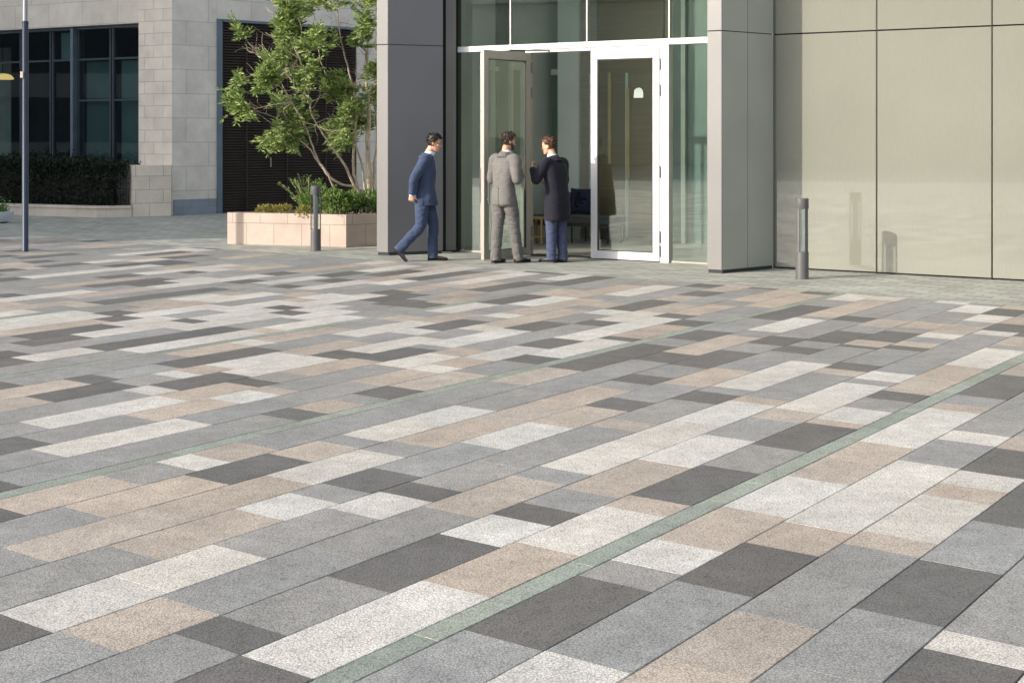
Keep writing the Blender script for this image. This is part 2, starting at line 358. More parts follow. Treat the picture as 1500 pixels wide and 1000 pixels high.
st=MB(); st.face([UVp(UEDGE+.003,-60,-.001),UVp(60,-60,-.001),UVp(60,40,-.001),UVp(UEDGE+.003,40,-.001)][::-1])
tag(st.build('setts',setts_mat(),fix=False),kind='structure')
gd=MB(); gd.face([(-900,-900,-.03),(900,-900,-.03),(900,900,-.03),(-900,900,-.03)])
tag(gd.build('ground',mat('far_ground',srgb(140,140,136),.9,0,.2,.3),fix=False),kind='structure')

# ================================================================== facade frame
class Frame:
    def __init__(s,o,d): s.o=Vector((o[0],o[1],0)); s.d=Vector((d[0],d[1],0)).normalized(); s.n=Vector((-s.d.y,s.d.x,0))
    def P(s,a,dep=0,z=0): p=s.o+s.d*a+s.n*dep; return Vector((p.x,p.y,z))
    def s(s_,px,dep=0):
        k=(px-CX)/F; o=s_.o+s_.n*dep
        return (k*o.y-o.x)/(s_.d.x-k*s_.d.y)
    def box(s,mb,a0,a1,d0,d1,z0,z1,m=0):
        mb.prism([s.P(a0,d0),s.P(a1,d0),s.P(a1,d1),s.P(a0,d1)],z0,z1,m)
    def z(s,px,py,dep=0): return H+(HOR-py)/F*s.P(s.s(px,dep),dep).y
FA=Frame((-.813,20.9),(.857,-.5157))        # s to the right, depth into the building
def wall_uv(o, fr_dir):
    me=o.data; uvl=me.uv_layers.new(name='UVMap')
    for p in me.polygons:
        n=p.normal
        for li in p.loop_indices:
            c=me.vertices[me.loops[li].vertex_index].co
            if abs(n.z)>.7: uvl.data[li].uv=(c.x,c.y)
            else:
                t=Vector((-n.y,n.x,0)).normalized(); uvl.data[li].uv=(c.x*t.x+c.y*t.y,c.z)

JZ=3.155
gb=thing('glass_building','pale glass clad office building with grey metal portal and open doors','building',FA.P(2.3))
TOPZ=8.2
# --- projecting portal columns (clad fins)
def shrink(poly,k):
    c=sum((Vector((p[0],p[1],0)) for p in poly),Vector())/len(poly)
    out=[]
    for i,p in enumerate(poly):
        p=Vector((p[0],p[1],0)); out.append(p+(c-p).normalized()*k)
    return out
M['alu_bounce']=mat('bounce_toned_cladding',srgb(158,160,150),.42,.0,.05,1.2,detail=2)  # same cladding, light bounced off the pale wall put into the colour
M['alu_shaded']=mat('shade_toned_cladding',srgb(112,112,116),.42,.0,.05,1.2,detail=2)  # same cladding as the front, with its shade put into the colour
def column(A,B,C,D,label,split=False,dark=False):
    r=thing('column',None,None,((A+B+C+D)/4)); r.parent=gb; r.matrix_parent_inverse=wm(gb).inverted(); r['label']=label
    core=MB(); core.prism(shrink([A,B,C,D],.02),0,TOPZ-.02); core.build('core',M['alu_dk'],r)
    for z0,z1 in ((.045,JZ-.006),(JZ+.006,JZ*2-.1),(JZ*2-.088,TOPZ)):
        m=MB()
        if split:
            q=.0035; e=(C-B).normalized()
            Bm=B+(C-B)*.5; Am=A+(D-A)*.5
            f_=e*.012; m.prism([A,B,B+f_,A+f_],z0,z1); m.build('cladding',M['alu'],r,bevel=.003)
            m=MB(); w_=(B-A)*.012; m.prism([A+f_*1.2,B+f_*1.2-w_,Bm-e*q-w_,Am-e*q],z0,z1); m.build('side_cladding',M['alu_bounce'],r,bevel=.002)
            m=MB(); m.prism([Am+e*q,Bm+e*q-w_,C-w_,D],z0,z1); m.build('side_cladding',M['alu_bounce'],r,bevel=.002)
        else:
            e=(C-B).normalized()*.03
            m.prism([A,B,B+e,A+e],z0,z1); m.build('cladding',M['alu'],r,bevel=.003)
            m=MB(); m.prism([A+e*1.1,B+e*1.1-(B-A)*.01,C-(B-A)*.01,D],z0,z1); m.build('side_cladding',M['alu_shaded'],r,bevel=.003)
A,B,C=G(552,373.6),G(568,374.2),G(649,371.2)
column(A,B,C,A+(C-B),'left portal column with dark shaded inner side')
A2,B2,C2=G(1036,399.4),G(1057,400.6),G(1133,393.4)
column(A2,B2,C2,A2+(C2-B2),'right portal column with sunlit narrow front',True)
# return panel and dark gap left of the sidelight
m=MB(); m.prism([G(653,370.0),G(668,369.2),G(669.5,367.2),G(654.5,368.0)],.03,TOPZ-.1); m.build('return_panel',M['alu'],gb,bevel=.003)
m=MB(); m.prism([G(640,369.2),G(672,367.0),G(672,364.5),G(640,366.5)],0,TOPZ-.2); m.build('backing_panel',M['alu_dk'],gb)
GL=glass('clear_glass',(.92,.965,.94,1),.06)
GLU=glass('upper_glass',(.90,.95,.92,1),.10)
def mull(a0,a1,z0,z1,d0=-.03,d1=.06,mt='white',name='mullion',bev=.003,parent=None):
    m=MB(); FA.box(m,a0,a1,d0,d1,z0,z1); return m.build(name,M[mt],parent or gb,bevel=bev)
sL=0.0; sH=FA.s(777); sE=FA.s(868); sD1=FA.s(968.5); sJ=FA.s(981); sR=4.88
mull(-.06,-.004,.0,TOPZ-.15,mt='track')
mull(-.002,sR,3.075,JZ+.005,-.05,.07,'white','transom')
# upper panes with thin mullions
ups=[0.0,FA.s(748),FA.s(860),FA.s(980.5),sR]
for i in range(4):
    m=MB(); FA.box(m,ups[i]+.012,ups[i+1]-.012,.010,.020,JZ+.008,JZ+2.4); m.build('window_pane',GLU,gb)
    if i: mull(ups[i]-.012,ups[i]+.012,JZ+.006,JZ+2.4,-.012,.05,'champ_and_shade')
mull(0,sR,JZ+2.402,TOPZ,.0,.2,'alu','fascia')
# lower side lights
for a0,a1 in ((0.006,sH-.075),(sJ+.012,sR)):
    m=MB(); FA.box(m,a0,a1,.010,.020,.03,3.072); m.build('window_pane',GL,gb)
    mull(a0,a1,0,.028,-.01,.05,'champ_and_shade','sill')
mull(FA.s(704),FA.s(704)+.02,.03,3.07,-.01,.05,'champ_and_shade')
mull(sH-.075,sH-.002,0,3.072,-.03,.09,'champ_and_shade','door_post')
mull(sD1+.006,sJ+.008,0,3.072,-.055,.09,'white','door_post')
mull(sH+.0,sD1+.004,3.03,3.072,-.03,.09,'white','door_head')
m=MB(); FA.box(m,sH,sD1,-.02,.22,.0,.012); m.build('threshold',M['track'],gb)
# --- door leaves : frame, pane, handle, hinges
LW=(sD1-sE)
def leaf(fr,lab,mt,side,handle=True):
    r=thing('door',None,None,fr.P(0)); r.parent=gb; r.matrix_parent_inverse=wm(gb).inverted(); r['label']=lab
    st_,tp,bt=.105,.125,.115; z0,z1=.014,3.022
    m=MB(); fr.box(m,0,st_,-.03,.03,z0,z1); fr.box(m,LW-st_,LW,-.03,.03,z0,z1)
    fr.box(m,st_+.0005,LW-st_-.0005,-.028,.028,z1-tp,z1-.001); fr.box(m,st_+.0005,LW-st_-.0005,-.028,.028,z0+.001,z0+bt)
    m.build('door_frame',M[mt],r,bevel=.004)
    m=MB()
    for a0,a1,b0,b1 in ((st_+.001,st_+.013,z0+bt+.001,z1-tp-.001),(LW-st_-.013,LW-st_-.001,z0+bt+.001,z1-tp-.001)): fr.box(m,a0,a1,-.02,.02,b0,b1)
    fr.box(m,st_+.014,LW-st_-.014,-.019,.019,z0+bt+.001,z0+bt+.012); fr.box(m,st_+.014,LW-st_-.014,-.019,.019,z1-tp-.012,z1-tp-.001)
    m.build('gasket',M['track'],r)
    m=MB(); fr.box(m,st_+.004,LW-st_-.004,-.006,.006,z0+bt+.002,z1-tp-.002); m.build('pane',GL,r)
    if not handle:
        a_=fr.s(935.5); yy_=fr.P(a_).y; zb_=H+(HOR-143.5)/F*yy_; m=MB()
        poly=[(-.075,0),(.075,0),(.075,.085),(.055,.125),(.02,.145),(-.03,.135),(-.065,.11)]
        m.grid([[fr.P(a_+x,dd,zb_+z) for x,z in poly] for dd in (-.0075,-.0062)]); m.build('door_sticker',mat('sticker',(.22,.27,.245,1),.5),r)
    hx=LW-.02 if side>0 else .02
    for zz in (2.72,2.35,1.2,.28,.08):
        m=MB(); p=fr.P(hx+(.028*side),-.036); m.cyl(p,.011,zz,zz+.16,10); m.build('hinge',M['hinge'],r,smooth=False)
    if not handle: return r
    gx=.05 if side>0 else LW-.05
    m=MB()
    for s_ in (-1,1):
        p=fr.P(gx,s_*.075); m.cyl(p,.014,.82,1.32,12)
        for zz in (.88,1.26): m.tube([fr.P(gx,s_*.028,zz),fr.P(gx,s_*.075,zz)],.009,8)
    m.build('handle',M['steel'],r)
    return r
FR=Frame(FA.P(sE,-.03),FA.d); leaf(FR,'closed white framed door leaf on the right','white',1,False)
hp=FA.P(sH+.02,-.06); fp=G(704.5,382.5); d_=(hp-fp).normalized()
FLf=Frame(fp,d_); FLf.o=hp-d_*LW; leaf(FLf,'open door leaf swung outward at the left','champ_and_shade',1)  # shade of the turned leaf is in its frame colour
# closer arm on the open leaf
m=MB(); m.tube([FLf.P(LW*.62,.05,3.05),FA.P(sH+.35,-.03,3.05)],.009,8); FLf.box(m,LW*.5,LW*.72,.032,.075,2.93,2.99); m.build('door_closer',M['track'],gb)

# --- opaque glass wall to the right
def spandrel():
    m,nt,b=newmat('pale_glass'); L=nt.links.new
    tc=N(nt,'ShaderNodeTexCoord')
    n1=N(nt,'ShaderNodeTexNoise'); n1.inputs['Scale'].default_value=.55; n1.inputs['Detail'].default_value=5; L(tc.outputs['Object'],n1.inputs['Vector'])
    mr=N(nt,'ShaderNodeMapRange'); mr.inputs[1].default_value=.3; mr.inputs[2].default_value=.7; mr.inputs[3].default_value=.93; mr.inputs[4].default_value=1.06; L(n1.outputs['Fac'],mr.inputs[0])
    # faint woven interlayer
    mp=N(nt,'ShaderNodeMapping'); mp.inputs['Scale'].default_value=(40,40,6); L(tc.outputs['Object'],mp.inputs[0])
    n2=N(nt,'ShaderNodeTexNoise'); n2.inputs['Scale'].default_value=1.6; n2.inputs['Detail'].default_value=3; L(mp.outputs[0],n2.inputs['Vector'])
    m2=N(nt,'ShaderNodeMapRange'); m2.inputs[1].default_value=.3; m2.inputs[2].default_value=.7; m2.inputs[3].default_value=.97; m2.inputs[4].default_value=1.03; L(n2.outputs['Fac'],m2.inputs[0])
    mu=N(nt,'ShaderNodeMath',operation='MULTIPLY'); L(mr.outputs[0],mu.inputs[0]); L(m2.outputs[0],mu.inputs[1])
    s=N(nt,'ShaderNodeVectorMath',operation='SCALE'); s.inputs[0].default_value=(.228,.231,.190); L(mu.outputs[0],s.inputs['Scale']); L(s.outputs[0],b.inputs['Base Color'])
    b.inputs['Roughness'].default_value=.9; b.inputs['Specular IOR Level'].default_value=0
    gl=N(nt,'ShaderNodeBsdfGlossy'); gl.inputs['Roughness'].default_value=.02
    fr=N(nt,'ShaderNodeFresnel'); fr.inputs[0].default_value=1.5
    ad=N(nt,'ShaderNodeMath',operation='ADD',use_clamp=True); L(fr.outputs[0],ad.inputs[0]); ad.inputs[1].default_value=.14
    n3=N(nt,'ShaderNodeTexNoise'); n3.inputs['Scale'].default_value=.9; L(tc.outputs['Object'],n3.inputs['Vector'])
    bp=N(nt,'ShaderNodeBump'); bp.inputs['Strength'].default_value=.03; bp.inputs['Distance'].default_value=.02; L(n3.outputs['Fac'],bp.inputs['Height']); L(bp.outputs[0],gl.inputs['Normal'])
    mx=N(nt,'ShaderNodeMixShader'); L(ad.outputs[0],mx.inputs[0]); L(b.outputs[0],mx.inputs[1]); L(gl.outputs[0],mx.inputs[2])
    L(mx.outputs[0],nt.nodes['Material Output'].inputs[0]); return m
SP=spandrel()
s1,s2=FA.s(1284),FA.s(1453); pw=s2-s1
js=[FA.s(1134)-.03,s1,s2,s2+pw,s2+2*pw,s2+3*pw,s2+4*pw]
zs=[.012,JZ,JZ+2.5,TOPZ]
for i in range(len(js)-1):
    for k in range(3):
        m=MB(); FA.box(m,js[i]+.009,js[i+1]-.009,.0,.04,zs[k]+.009,zs[k+1]-.009); m.build('glass_panel',SP,gb,bevel=.002)
m=MB(); FA.box(m,js[0]-.0,js[-1],.055,.25,0,TOPZ-.01); m.build('backing_wall',M['alu_dk'],gb)
# slim steel fin in the vertical joints
for i in range(1,len(js)-1):
    m=MB(); FA.box(m,js[i]-.004,js[i]+.004,-.010,.05,0,TOPZ-.02); m.build('joint_fin',M['track'],gb)
# --- lobby inside
IN=5.2
stone_in=None
def travertine(name='banded_stone',c0=(.30,.27,.215,1),c1=(.47,.44,.37,1)):
    m,nt,b=newmat(name); L=nt.links.new; b.inputs['Roughness'].default_value=.5
    tc=N(nt,'ShaderNodeTexCoord'); mp=N(nt,'ShaderNodeMapping'); mp.inputs['Scale'].default_value=(.5,.5,26); L(tc.outputs['Object'],mp.inputs[0])
    n=N(nt,'ShaderNodeTexNoise'); n.inputs['Scale'].default_value=1.8; n.inputs['Detail'].default_value=7; n.inputs['Roughness'].default_value=.7; L(mp.outputs[0],n.inputs['Vector'])
    cr=N(nt,'ShaderNodeValToRGB'); cr.color_ramp.elements[0].position=.3; cr.color_ramp.elements[1].position=.72
    cr.color_ramp.elements[0].color=c0; cr.color_ramp.elements[1].color=c1; L(n.outputs['Fac'],cr.inputs[0]); L(cr.outputs[0],b.inputs['Base Color'])
    return m
TV=travertine()
m=MB(); FA.box(m,-.3,7,.09,IN,-.02,.004); m.build('lobby_floor',mat('lobby_floor',(.45,.42,.37,1),.3,0,.12,1.5),gb)
m=MB(); FA.box(m,-.5,7.2,.23,IN+.2,TOPZ-.03,TOPZ); m.build('added_skylight',glass('added_skylight_glass',(.92,.95,.93,1),.03),gb)  # unseen glass roof, added to let daylight into the lobby
m=MB()
for q in range(5): FA.box(m,-.3+q*1.8,-.2+q*1.8,.24,IN+.15,TOPZ-.2,TOPZ-.031)
m.build('added_skylight_beam',M['white'],gb)
DW=3.3
sW0=FA.s(851,DW)
m=MB(); FA.box(m,sW0,7.0,DW,DW+.25,.005,TOPZ-.21); m.build('lobby_wall',TV,gb)
t0,t1=FA.s(874,DW-.04),FA.s(972,DW-.04)
m=MB(); FA.box(m,t0,t1,DW-.04,DW-.003,.005,5.0); m.build('brown_reflection_panel',travertine('brown_reflection_panel',(.17,.125,.070,1),(.27,.205,.12,1)),gb)  # added brown panel imitating the reflection in the closed door glass
for px_,ya,yb in ((893,107,240),(920,130,262)):
    a_=FA.s(px_,DW-.06); yy_=FA.P(a_,DW-.06).y
    m=MB(); FA.box(m,a_-.03,a_+.03,DW-.07,DW-.041,H+(HOR-yb)/F*yy_,H+(HOR-ya)/F*yy_); m.build('brass_strip',mat('brass%d'%px_,srgb(196,168,120),.4,.2),gb)  # slim pale upright strips in front of the panel
m=MB(); FA.box(m,sW0-.42,sW0-.003,DW-.08,DW+.3,.005,TOPZ-.21); m.build('lobby_pillar',mat('pale_green_panel',(.80,.84,.77,1),.45,0,.04),gb)
m=MB(); FA.box(m,-.3,7.0,IN,IN+.2,.005,TOPZ-.21); m.build('lobby_back_wall',mat('green_back',(.50,.58,.52,1),.6,0,.15,1),gb)
m=MB(); FA.box(m,-.5,-.3,.3,IN+.2,.005,TOPZ-.21); m.build('lobby_side_wall',mat('lobby_side',(.55,.58,.54,1),.6,0,.1,1),gb)
m=MB(); FA.box(m,7.0,7.2,.3,IN+.2,.005,TOPZ-.21); m.build('lobby_side_wall',mat('lobby_side2',(.58,.57,.52,1),.6,0,.1,1),gb)
# inner glass screen with pale head rail
pr=thing('glass_screen',None,None,FA.P(.6,2.4)); pr.parent=gb; pr.matrix_parent_inverse=wm(gb).inverted()
m=MB(); FA.box(m,-.2,sW0-.43,DW-.02,DW,.06,2.85); m.build('pane',glass('green_glass',(.66,.82,.74,1),.10),pr)
m=MB(); FA.box(m,-.2,sW0-.43,DW-.06,DW+.04,2.86,2.96); FA.box(m,-.2,sW0-.43,DW-.05,DW+.03,.006,.06)
for q in (.55,1.25): FA.box(m,q,q+.05,DW-.055,DW+.035,.061,2.859)
m.build('rail',mat('pale_rail',(.55,.60,.54,1),.4),pr)
gdk=mat('dark_green_panel',(.10,.15,.13,1),.35,0,.1,2)
def dpt(px_): return (FA.s(px_)+.3)/.62
m=MB(); FA.box(m,-.299,-.26,dpt(726),dpt(744),.006,5.4); FA.box(m,-.299,-.26,dpt(752),dpt(764),.006,2.9); m.build('side_panel',gdk,gb)
m=MB(); FA.box(m,-.299,-.22,dpt(745),dpt(748.5),.006,5.4); FA.box(m,-.299,-.23,dpt(700),dpt(725.5),2.86,2.93); m.build('side_post',M['white'],gb)
a_,b_=FA.s(986,DW-.04),FA.s(1050,DW-.04)
m=MB(); FA.box(m,a_,b_,DW-.05,DW-.003,.006,5.4); m.build('foliage_reflection_panel',gdk,gb)  # dark green panel added to imitate foliage reflected in the right sidelight
m=MB(); FA.box(m,FA.s(998,DW-.1),FA.s(1004,DW-.1),DW-.12,DW-.052,.006,5.4); m.build('pale_post',mat('pale_post',(.55,.62,.54,1),.5),gb)
# roof and rear mass of the building
m=MB(); FA.box(m,-.6,7.2,IN+.21,9,TOPZ-.5,TOPZ); FA.box(m,7.205,js[-1],.26,9,TOPZ-.5,TOPZ); m.build('roof',mat('roof_grey',(.3,.3,.3,1),.9),gb)
m=MB(); FA.box(m,7.25,js[-1],.27,9,0,TOPZ-.51); m.build('rear_block',mat('rear_wall',(.3,.3,.3,1),.9),gb)
m=MB(); FA.box(m,-.6,7.24,IN+.21,9,0,TOPZ-.51); m.build('rear_block',mat('rear_wall2',(.3,.3,.3,1),.9),gb)

# --- bench with two cushions and side table in the lobby
BD=2.55
b0,b1=FA.s(792,BD),FA.s(905,BD)
bn=thing('bench','dark grey upholstered bench on thin black legs inside the lobby','bench',FA.P((b0+b1)/2,BD))
m=MB(); FA.box(m,b0,b1,BD-.3,BD+.32,.33,.46); m.build('seat',fabric('bench_fabric',srgb(70,70,70),fold=.2),bn,bevel=.025)
m=MB(); FA.box(m,b0+.03,b1-.03,BD-.27,BD+.29,.285,.329); m.build('seat_frame',M['track'],bn)
for a in (b0+.06,b1-.06,(b0+b1)/2):
    for dd in (BD-.24,BD+.26):
        m=MB(); m.cyl(FA.P(a,dd),.013,.005,.284,10); m.build('leg',M['track'],bn)
def cushion(px,lab,col,name='cushion',w=.46,tilt=18,z=.462,dd=BD+.14):
    a=FA.s(px,dd); c=FA.P(a,dd); t=thing(name,lab,'cushion',(c.x,c.y,z))
    mb=MB(); n=14; rings=[]
    top=[];bot=[]
    g=[[None]*(n+1) for _ in range(n+1)]; g2=[[None]*(n+1) for _ in range(n+1)]
    for i in range(n+1):
        for j in range(n+1):
            x=i/n*2-1; y=j/n*2-1
            th=.085*((1-x**4)*(1-y**4))**.5
            pin=1-.06*(1-abs(x)**2)*abs(y)**3; pin2=1-.06*(1-abs(y)**2)*abs(x)**3
            g[i][j]=(x*w/2*pin2, -th, (y*pin+1)*w/2); g2[i][j]=(x*w/2*pin2, th, (y*pin+1)*w/2)
    for i in range(n):
        for j in range(n):
            mb.face([g[i][j],g[i+1][j],g[i+1][j+1],g[i][j+1]]); mb.face([g2[i][j+1],g2[i+1][j+1],g2[i+1][j],g2[i][j]])
    ang=math.atan2(FA.d.y,FA.d.x)
    mb.xform(Matrix.Translation((c.x,c.y,z))@Matrix.Rotation(ang,4,'Z')@Matrix.Rotation(R(-tilt),4,'X'))
    ob=mb.build('cover',fabric(name+'_fabric'+str(px),col,fold=.35),t,smooth=True)
    bm=bmesh.new(); bm.from_mesh(ob.data); bmesh.ops.remove_doubles(bm,verts=bm.verts,dist=.0005); bm.to_mesh(ob.data); bm.free()
cushion(848,'square navy patterned cushion leaning on the lobby bench, right of the coat man',srgb(38,42,62))
cushion(822,'plain dark grey cushion half hidden behind the man in the long coat',srgb(96,98,94),w=.40,tilt=22,dd=BD+.2)
a=FA.s(786,1.9)
tb=thing('side_table','small pale wood side table inside the open doorway','table',FA.P(a,1.9))
wood=mat('pale_wood',srgb(176,140,96),.5,0,.15,6,streak=(1,1,8))
m=MB(); FA.box(m,a-.13,a+.22,1.7,2.1,.42,.45); m.build('table_top',wood,tb,bevel=.004)
for q in (a-.11,a+.20):
    for e in (1.72,2.08):
        m=MB(); FA.box(m,q-.015,q+.015,e-.015,e+.015,.005,.419); m.build('leg',wood,tb)
m=MB(); FA.box(m,a-.09,a+.18,1.74,2.06,.12,.14); m.build('shelf',wood,tb)

# ================================================================== stone building on the left
CB=G(252,315.5); FB=Frame(CB,(.879,-.477))   # s negative to the left
FC=Frame(CB,(.755,.656))                      # right hand face, receding
sb=thing('stone_building','grey stone office building with dark windows and louvred wall','building',CB)
ST_L=stone('stone_small_course',srgb(214,206,196),.56,.275,mortar=(.36,.35,.33,1))
ST_R=stone('stone_large_course',srgb(208,201,192),1.12,.55,mortar=(.36,.35,.33,1))
ST_P=stone('stone_plinth',srgb(216,205,190),.62,.30,mortar=(.34,.32,.30,1))
GRN=stone('blue_granite',srgb(130,138,150),.42,.18,mortar=(.2,.2,.22,1))
wR=FB.s(203); wz=2.45*2
zt=FB.z(203,34); zs_=FB.z(203,239)
WTOP=11
def wallpart(name,mt,boxes,fr,parent=sb,lab=None):
    m=MB()
    for bx in boxes: fr.box(m,*bx)
    o=m.build(name,mt,parent); wall_uv(o,fr.d)
    if lab: o['label']=lab
    return o
wallpart('wall',ST_L,[(wR,-.0,.0,.6,0,WTOP)],FB,lab='narrow stone pier right of the windows')
wallpart('lintel',ST_R,[(-26,wR-.002,.0,.6,zt,WTOP)],FB)
s320=FC.s(317.5)
wallpart('wall',ST_R,[(.004,s320,.003,.6,.35,WTOP)],FC)
wallpart('granite_base',GRN,[(.03,s320-.002,-.006,.59,0,.348)],FC)
# plinth at the foot of the pier
P1,P2=G(194,318.2),G(251,316.4); q=Vector((-.35,.93,0))*1.2
m=MB(); m.prism([P1,P2,P2+q,P1+q],0,zs_-.03); o=m.build('plinth',ST_P,sb); wall_uv(o,None)
# windows
DK=mat('window_frame_dark',srgb(62,72,82),.4,.3)
DG=glass('dark_glass',(.62,.70,.72,1),.04)
blue=mat('blue_grey_frame',srgb(96,110,124),.4,.2)
segs=[-60,22,66,101.5,154,203]
rz=FB.z(203,85); r2=FB.z(203,147)
wins=[(FB.s(-120),FB.s(-46)),(FB.s(-44),FB.s(21)),(FB.s(22),FB.s(65)),(FB.s(66.5),FB.s(99.5)),(FB.s(104),FB.s(153)),(FB.s(155),wR-.02)]
for i,(a0,a1) in enumerate(wins):
    wdw=thing('window',None,None,FB.P((a0+a1)/2,.25,1)); wdw.parent=sb; wdw.matrix_parent_inverse=wm(sb).inverted()
    t=.045; m=MB()
    FB.box(m,a0,a0+t,.20,.30,.3,zt-.012); FB.box(m,a1-t,a1,.20,.30,.3,zt-.012)
    zz=[zt-.014-t,rz,.3]+([r2] if i>=4 else [])
    for z in zz: FB.box(m,a0+t+.001,a1-t-.001,.203,.297,z,z+t)
    m.build('frame',DK,wdw)
    m=MB(); FB.box(m,a0+t-.01,a1-t+.01,.245,.255,.31,zt-.03); m.build('pane',DG,wdw)
    if i in (3,4,5):
        m=MB(); z1=(rz-.02 if i!=3 else zt-.1); z0={1:1.6,3:rz+.02,4:1.1,5:1.0}[i]
        n=6
        FB.box(m,a0+.08,a1-.08,.42,.43,z0,z1); m.build('blind',mat('blind%d'%i,{1:(.30,.30,.24,1),3:(.40,.50,.46,1),4:(.22,.28,.26,1),5:(.28,.36,.34,1)}[i],.8,0,.08,2,streak=(1,1,.2)),wdw)
m=MB(); FB.box(m,FB.s(101.8)-.04,FB.s(101.8)+.04,.06,.31,.3,zt-.014); m.build('mullion',blue,sb,bevel=.004)
m=MB(); FB.box(m,-26,wR-.003,.16,.32,zt-.06,zt-.002); m.build('head_trim',blue,sb)
m=MB(); FB.box(m,-26,wR-.01,3.5,3.7,0,WTOP); FB.box(m,-26,wR-.01,.6,3.5,3.95+1,5.05); m.build('inner_wall',mat('dark_interior',(.05,.055,.06,1),.9),sb)
m=MB(); FB.box(m,FB.s(-40,2.7),FB.s(16,2.7),2.7,2.72,1.2,4.2); m.build('inner_screen',mat('inner_screen',(.42,.46,.42,1),.8),sb)
# warm lamp seen through the far left pane
lp=FB.P(FB.s(4,1.5),1.5); lamp_m,lnt,lb=newmat('lit_lamp'); lb.inputs['Emission Color'].default_value=(1,.62,.2,1); lb.inputs['Emission Strength'].default_value=.8; lb.inputs['Base Color'].default_value=(.8,.6,.3,1)
zl=H+(HOR-116)/F*lp.y
pl=thing('pendant_lamp','warm lit pendant lamp seen through the leftmost dark window','lamp',(lp.x,lp.y,zl))
m=MB(); m.lathe((lp.x,lp.y),[(.03,zl+.14),(.12,zl+.135),(.21,zl+.10),(.27,zl+.03),(.28,zl),(.26,zl-.01),(.05,zl+.01)],20); m.build('lamp_shade',lamp_m,pl,smooth=True)
m=MB(); m.tube([(lp.x,lp.y,zl+.17),(lp.x,lp.y,4.94)],.012,6); m.build('cord',M['track'],pl)
# louvred wall
sLv=FC.s(326); sLe=FC.s(523); zl0,zl1=.02,FC.z(326,32)
lv=thing('louvre_screen',None,None,FC.P((sLv+sLe)/2)); lv.parent=sb; lv.matrix_parent_inverse=wm(sb).inverted()
lvm=mat('louvre_brown',srgb(66,57,53),.5,.1,.1); lvb=mat('louvre_back',srgb(26,23,22),.9)
m=MB(); FC.box(m,sLv-.06,sLe,.22,.3,0,zl1+.1); m.build('backing',lvb,lv)
m=MB(); z=zl0; i=0
edges=[sLv,FC.s(362),FC.s(421.5),FC.s(478),sLe]
while z<zl1:
    for k in range(4):
        a0,a1=edges[k]+.008,edges[k+1]-.008
        m.prism([(0,0)],0,0) if False else None
        pts=[(0.02,z),(0.09,z+.050),(.096,z+.044),(.026,z-.012)]
        m.grid([[FC.P(a,dd,zz) for dd,zz in pts] for a in (a0,a1)])
    z+=.064
m.build('slats',lvm,lv)
m=MB()
for e in edges[1:-1]: FC.box(m,e-.006,e+.006,.0,.2,zl0,zl1)
m.build('seam',lvm,lv)
m=MB(); FC.box(m,s320+.002,sLv-.03,-.03,.2,0,zl1+.06); FC.box(m,sLv-.029,sLv-.002,-.01,.2,0,zl1); FC.box(m,sLv-.001,sLe,-.01,.2,zl1+.0,zl1+.06); m.build('louvre_frame',blue,lv,bevel=.004)
m=MB(); hpx=FC.s(396); FC.box(m,hpx-.015,hpx+.015,-.03,.02,1.05,1.28); m.build('handle',M['steel'],lv,bevel=.005)
wallpart('wall',ST_R,[(s320+.003,sLe,.002,.6,zl1+.062,WTOP),(sLe+.002,sLe+9,.003,.6,0,WTOP)],FC)
m=MB(); FB.box(m,-26,-.7,.61,14,WTOP-.4,WTOP-.01); m.build('roof',mat('roof2',(.3,.3,.3,1),.9),sb)

# raised hedge bed with pale kerb
K0,K1,K2=G(-260,306.5),G(142,319.2),G(193,318.3)
kerb=thing('planter_bed','long low pale stone hedge bed below the dark windows','planter',K1)
bk=Vector((.35,.93,0))*1.9
inn=Vector((-.05,.28,0))
pale=stone('pale_kerb',srgb(196,186,176),1.2,.5,mortar=(.4,.37,.34,1))
m=MB(); m.prism([K0,K1,K2,K2+inn,K1+inn,K0+inn],0,.19); o=m.build('kerb',pale,kerb); wall_uv(o,None)
m=MB(); e=Vector((0,-.03,0)); m.prism([K0+e,K1+e,K2+e*.6,K2+inn,K1+inn,K0+inn],.192,.255); o=m.build('coping',pale,kerb,bevel=.008); wall_uv(o,None)
m=MB(); m.prism([K0+inn*1.02,K1+inn*1.02,K2+inn*1.02,K2+bk*.5,K0+bk],0,.17); m.build('soil',mat('soil',srgb(60,50,40),.95,bump=.5,bscale=30),kerb)

def leaf_quad(mb,c,size,nrm=None,asp=.45,fold=.25):
    d=Vector((random.gauss(0,1),random.gauss(0,1),random.gauss(0,1))).normalized() if nrm is None else nrm
    n=d.orthogonal().normalized(); n=Quaternion(d,random.uniform(0,2*PI))@n; s=d.cross(n)
    a=c; b=c+d*size; mid=c+d*size*.5
    w=size*asp*.5; up=n*size*fold*.5
    i=len(mb.v); mb.v+=[tuple(a),tuple(mid+s*w+up),tuple(b),tuple(mid-s*w+up)]
    mb.f+=[(i,i+1,i+2),(i,i+2,i+3)]; mb.m+=[0,0]
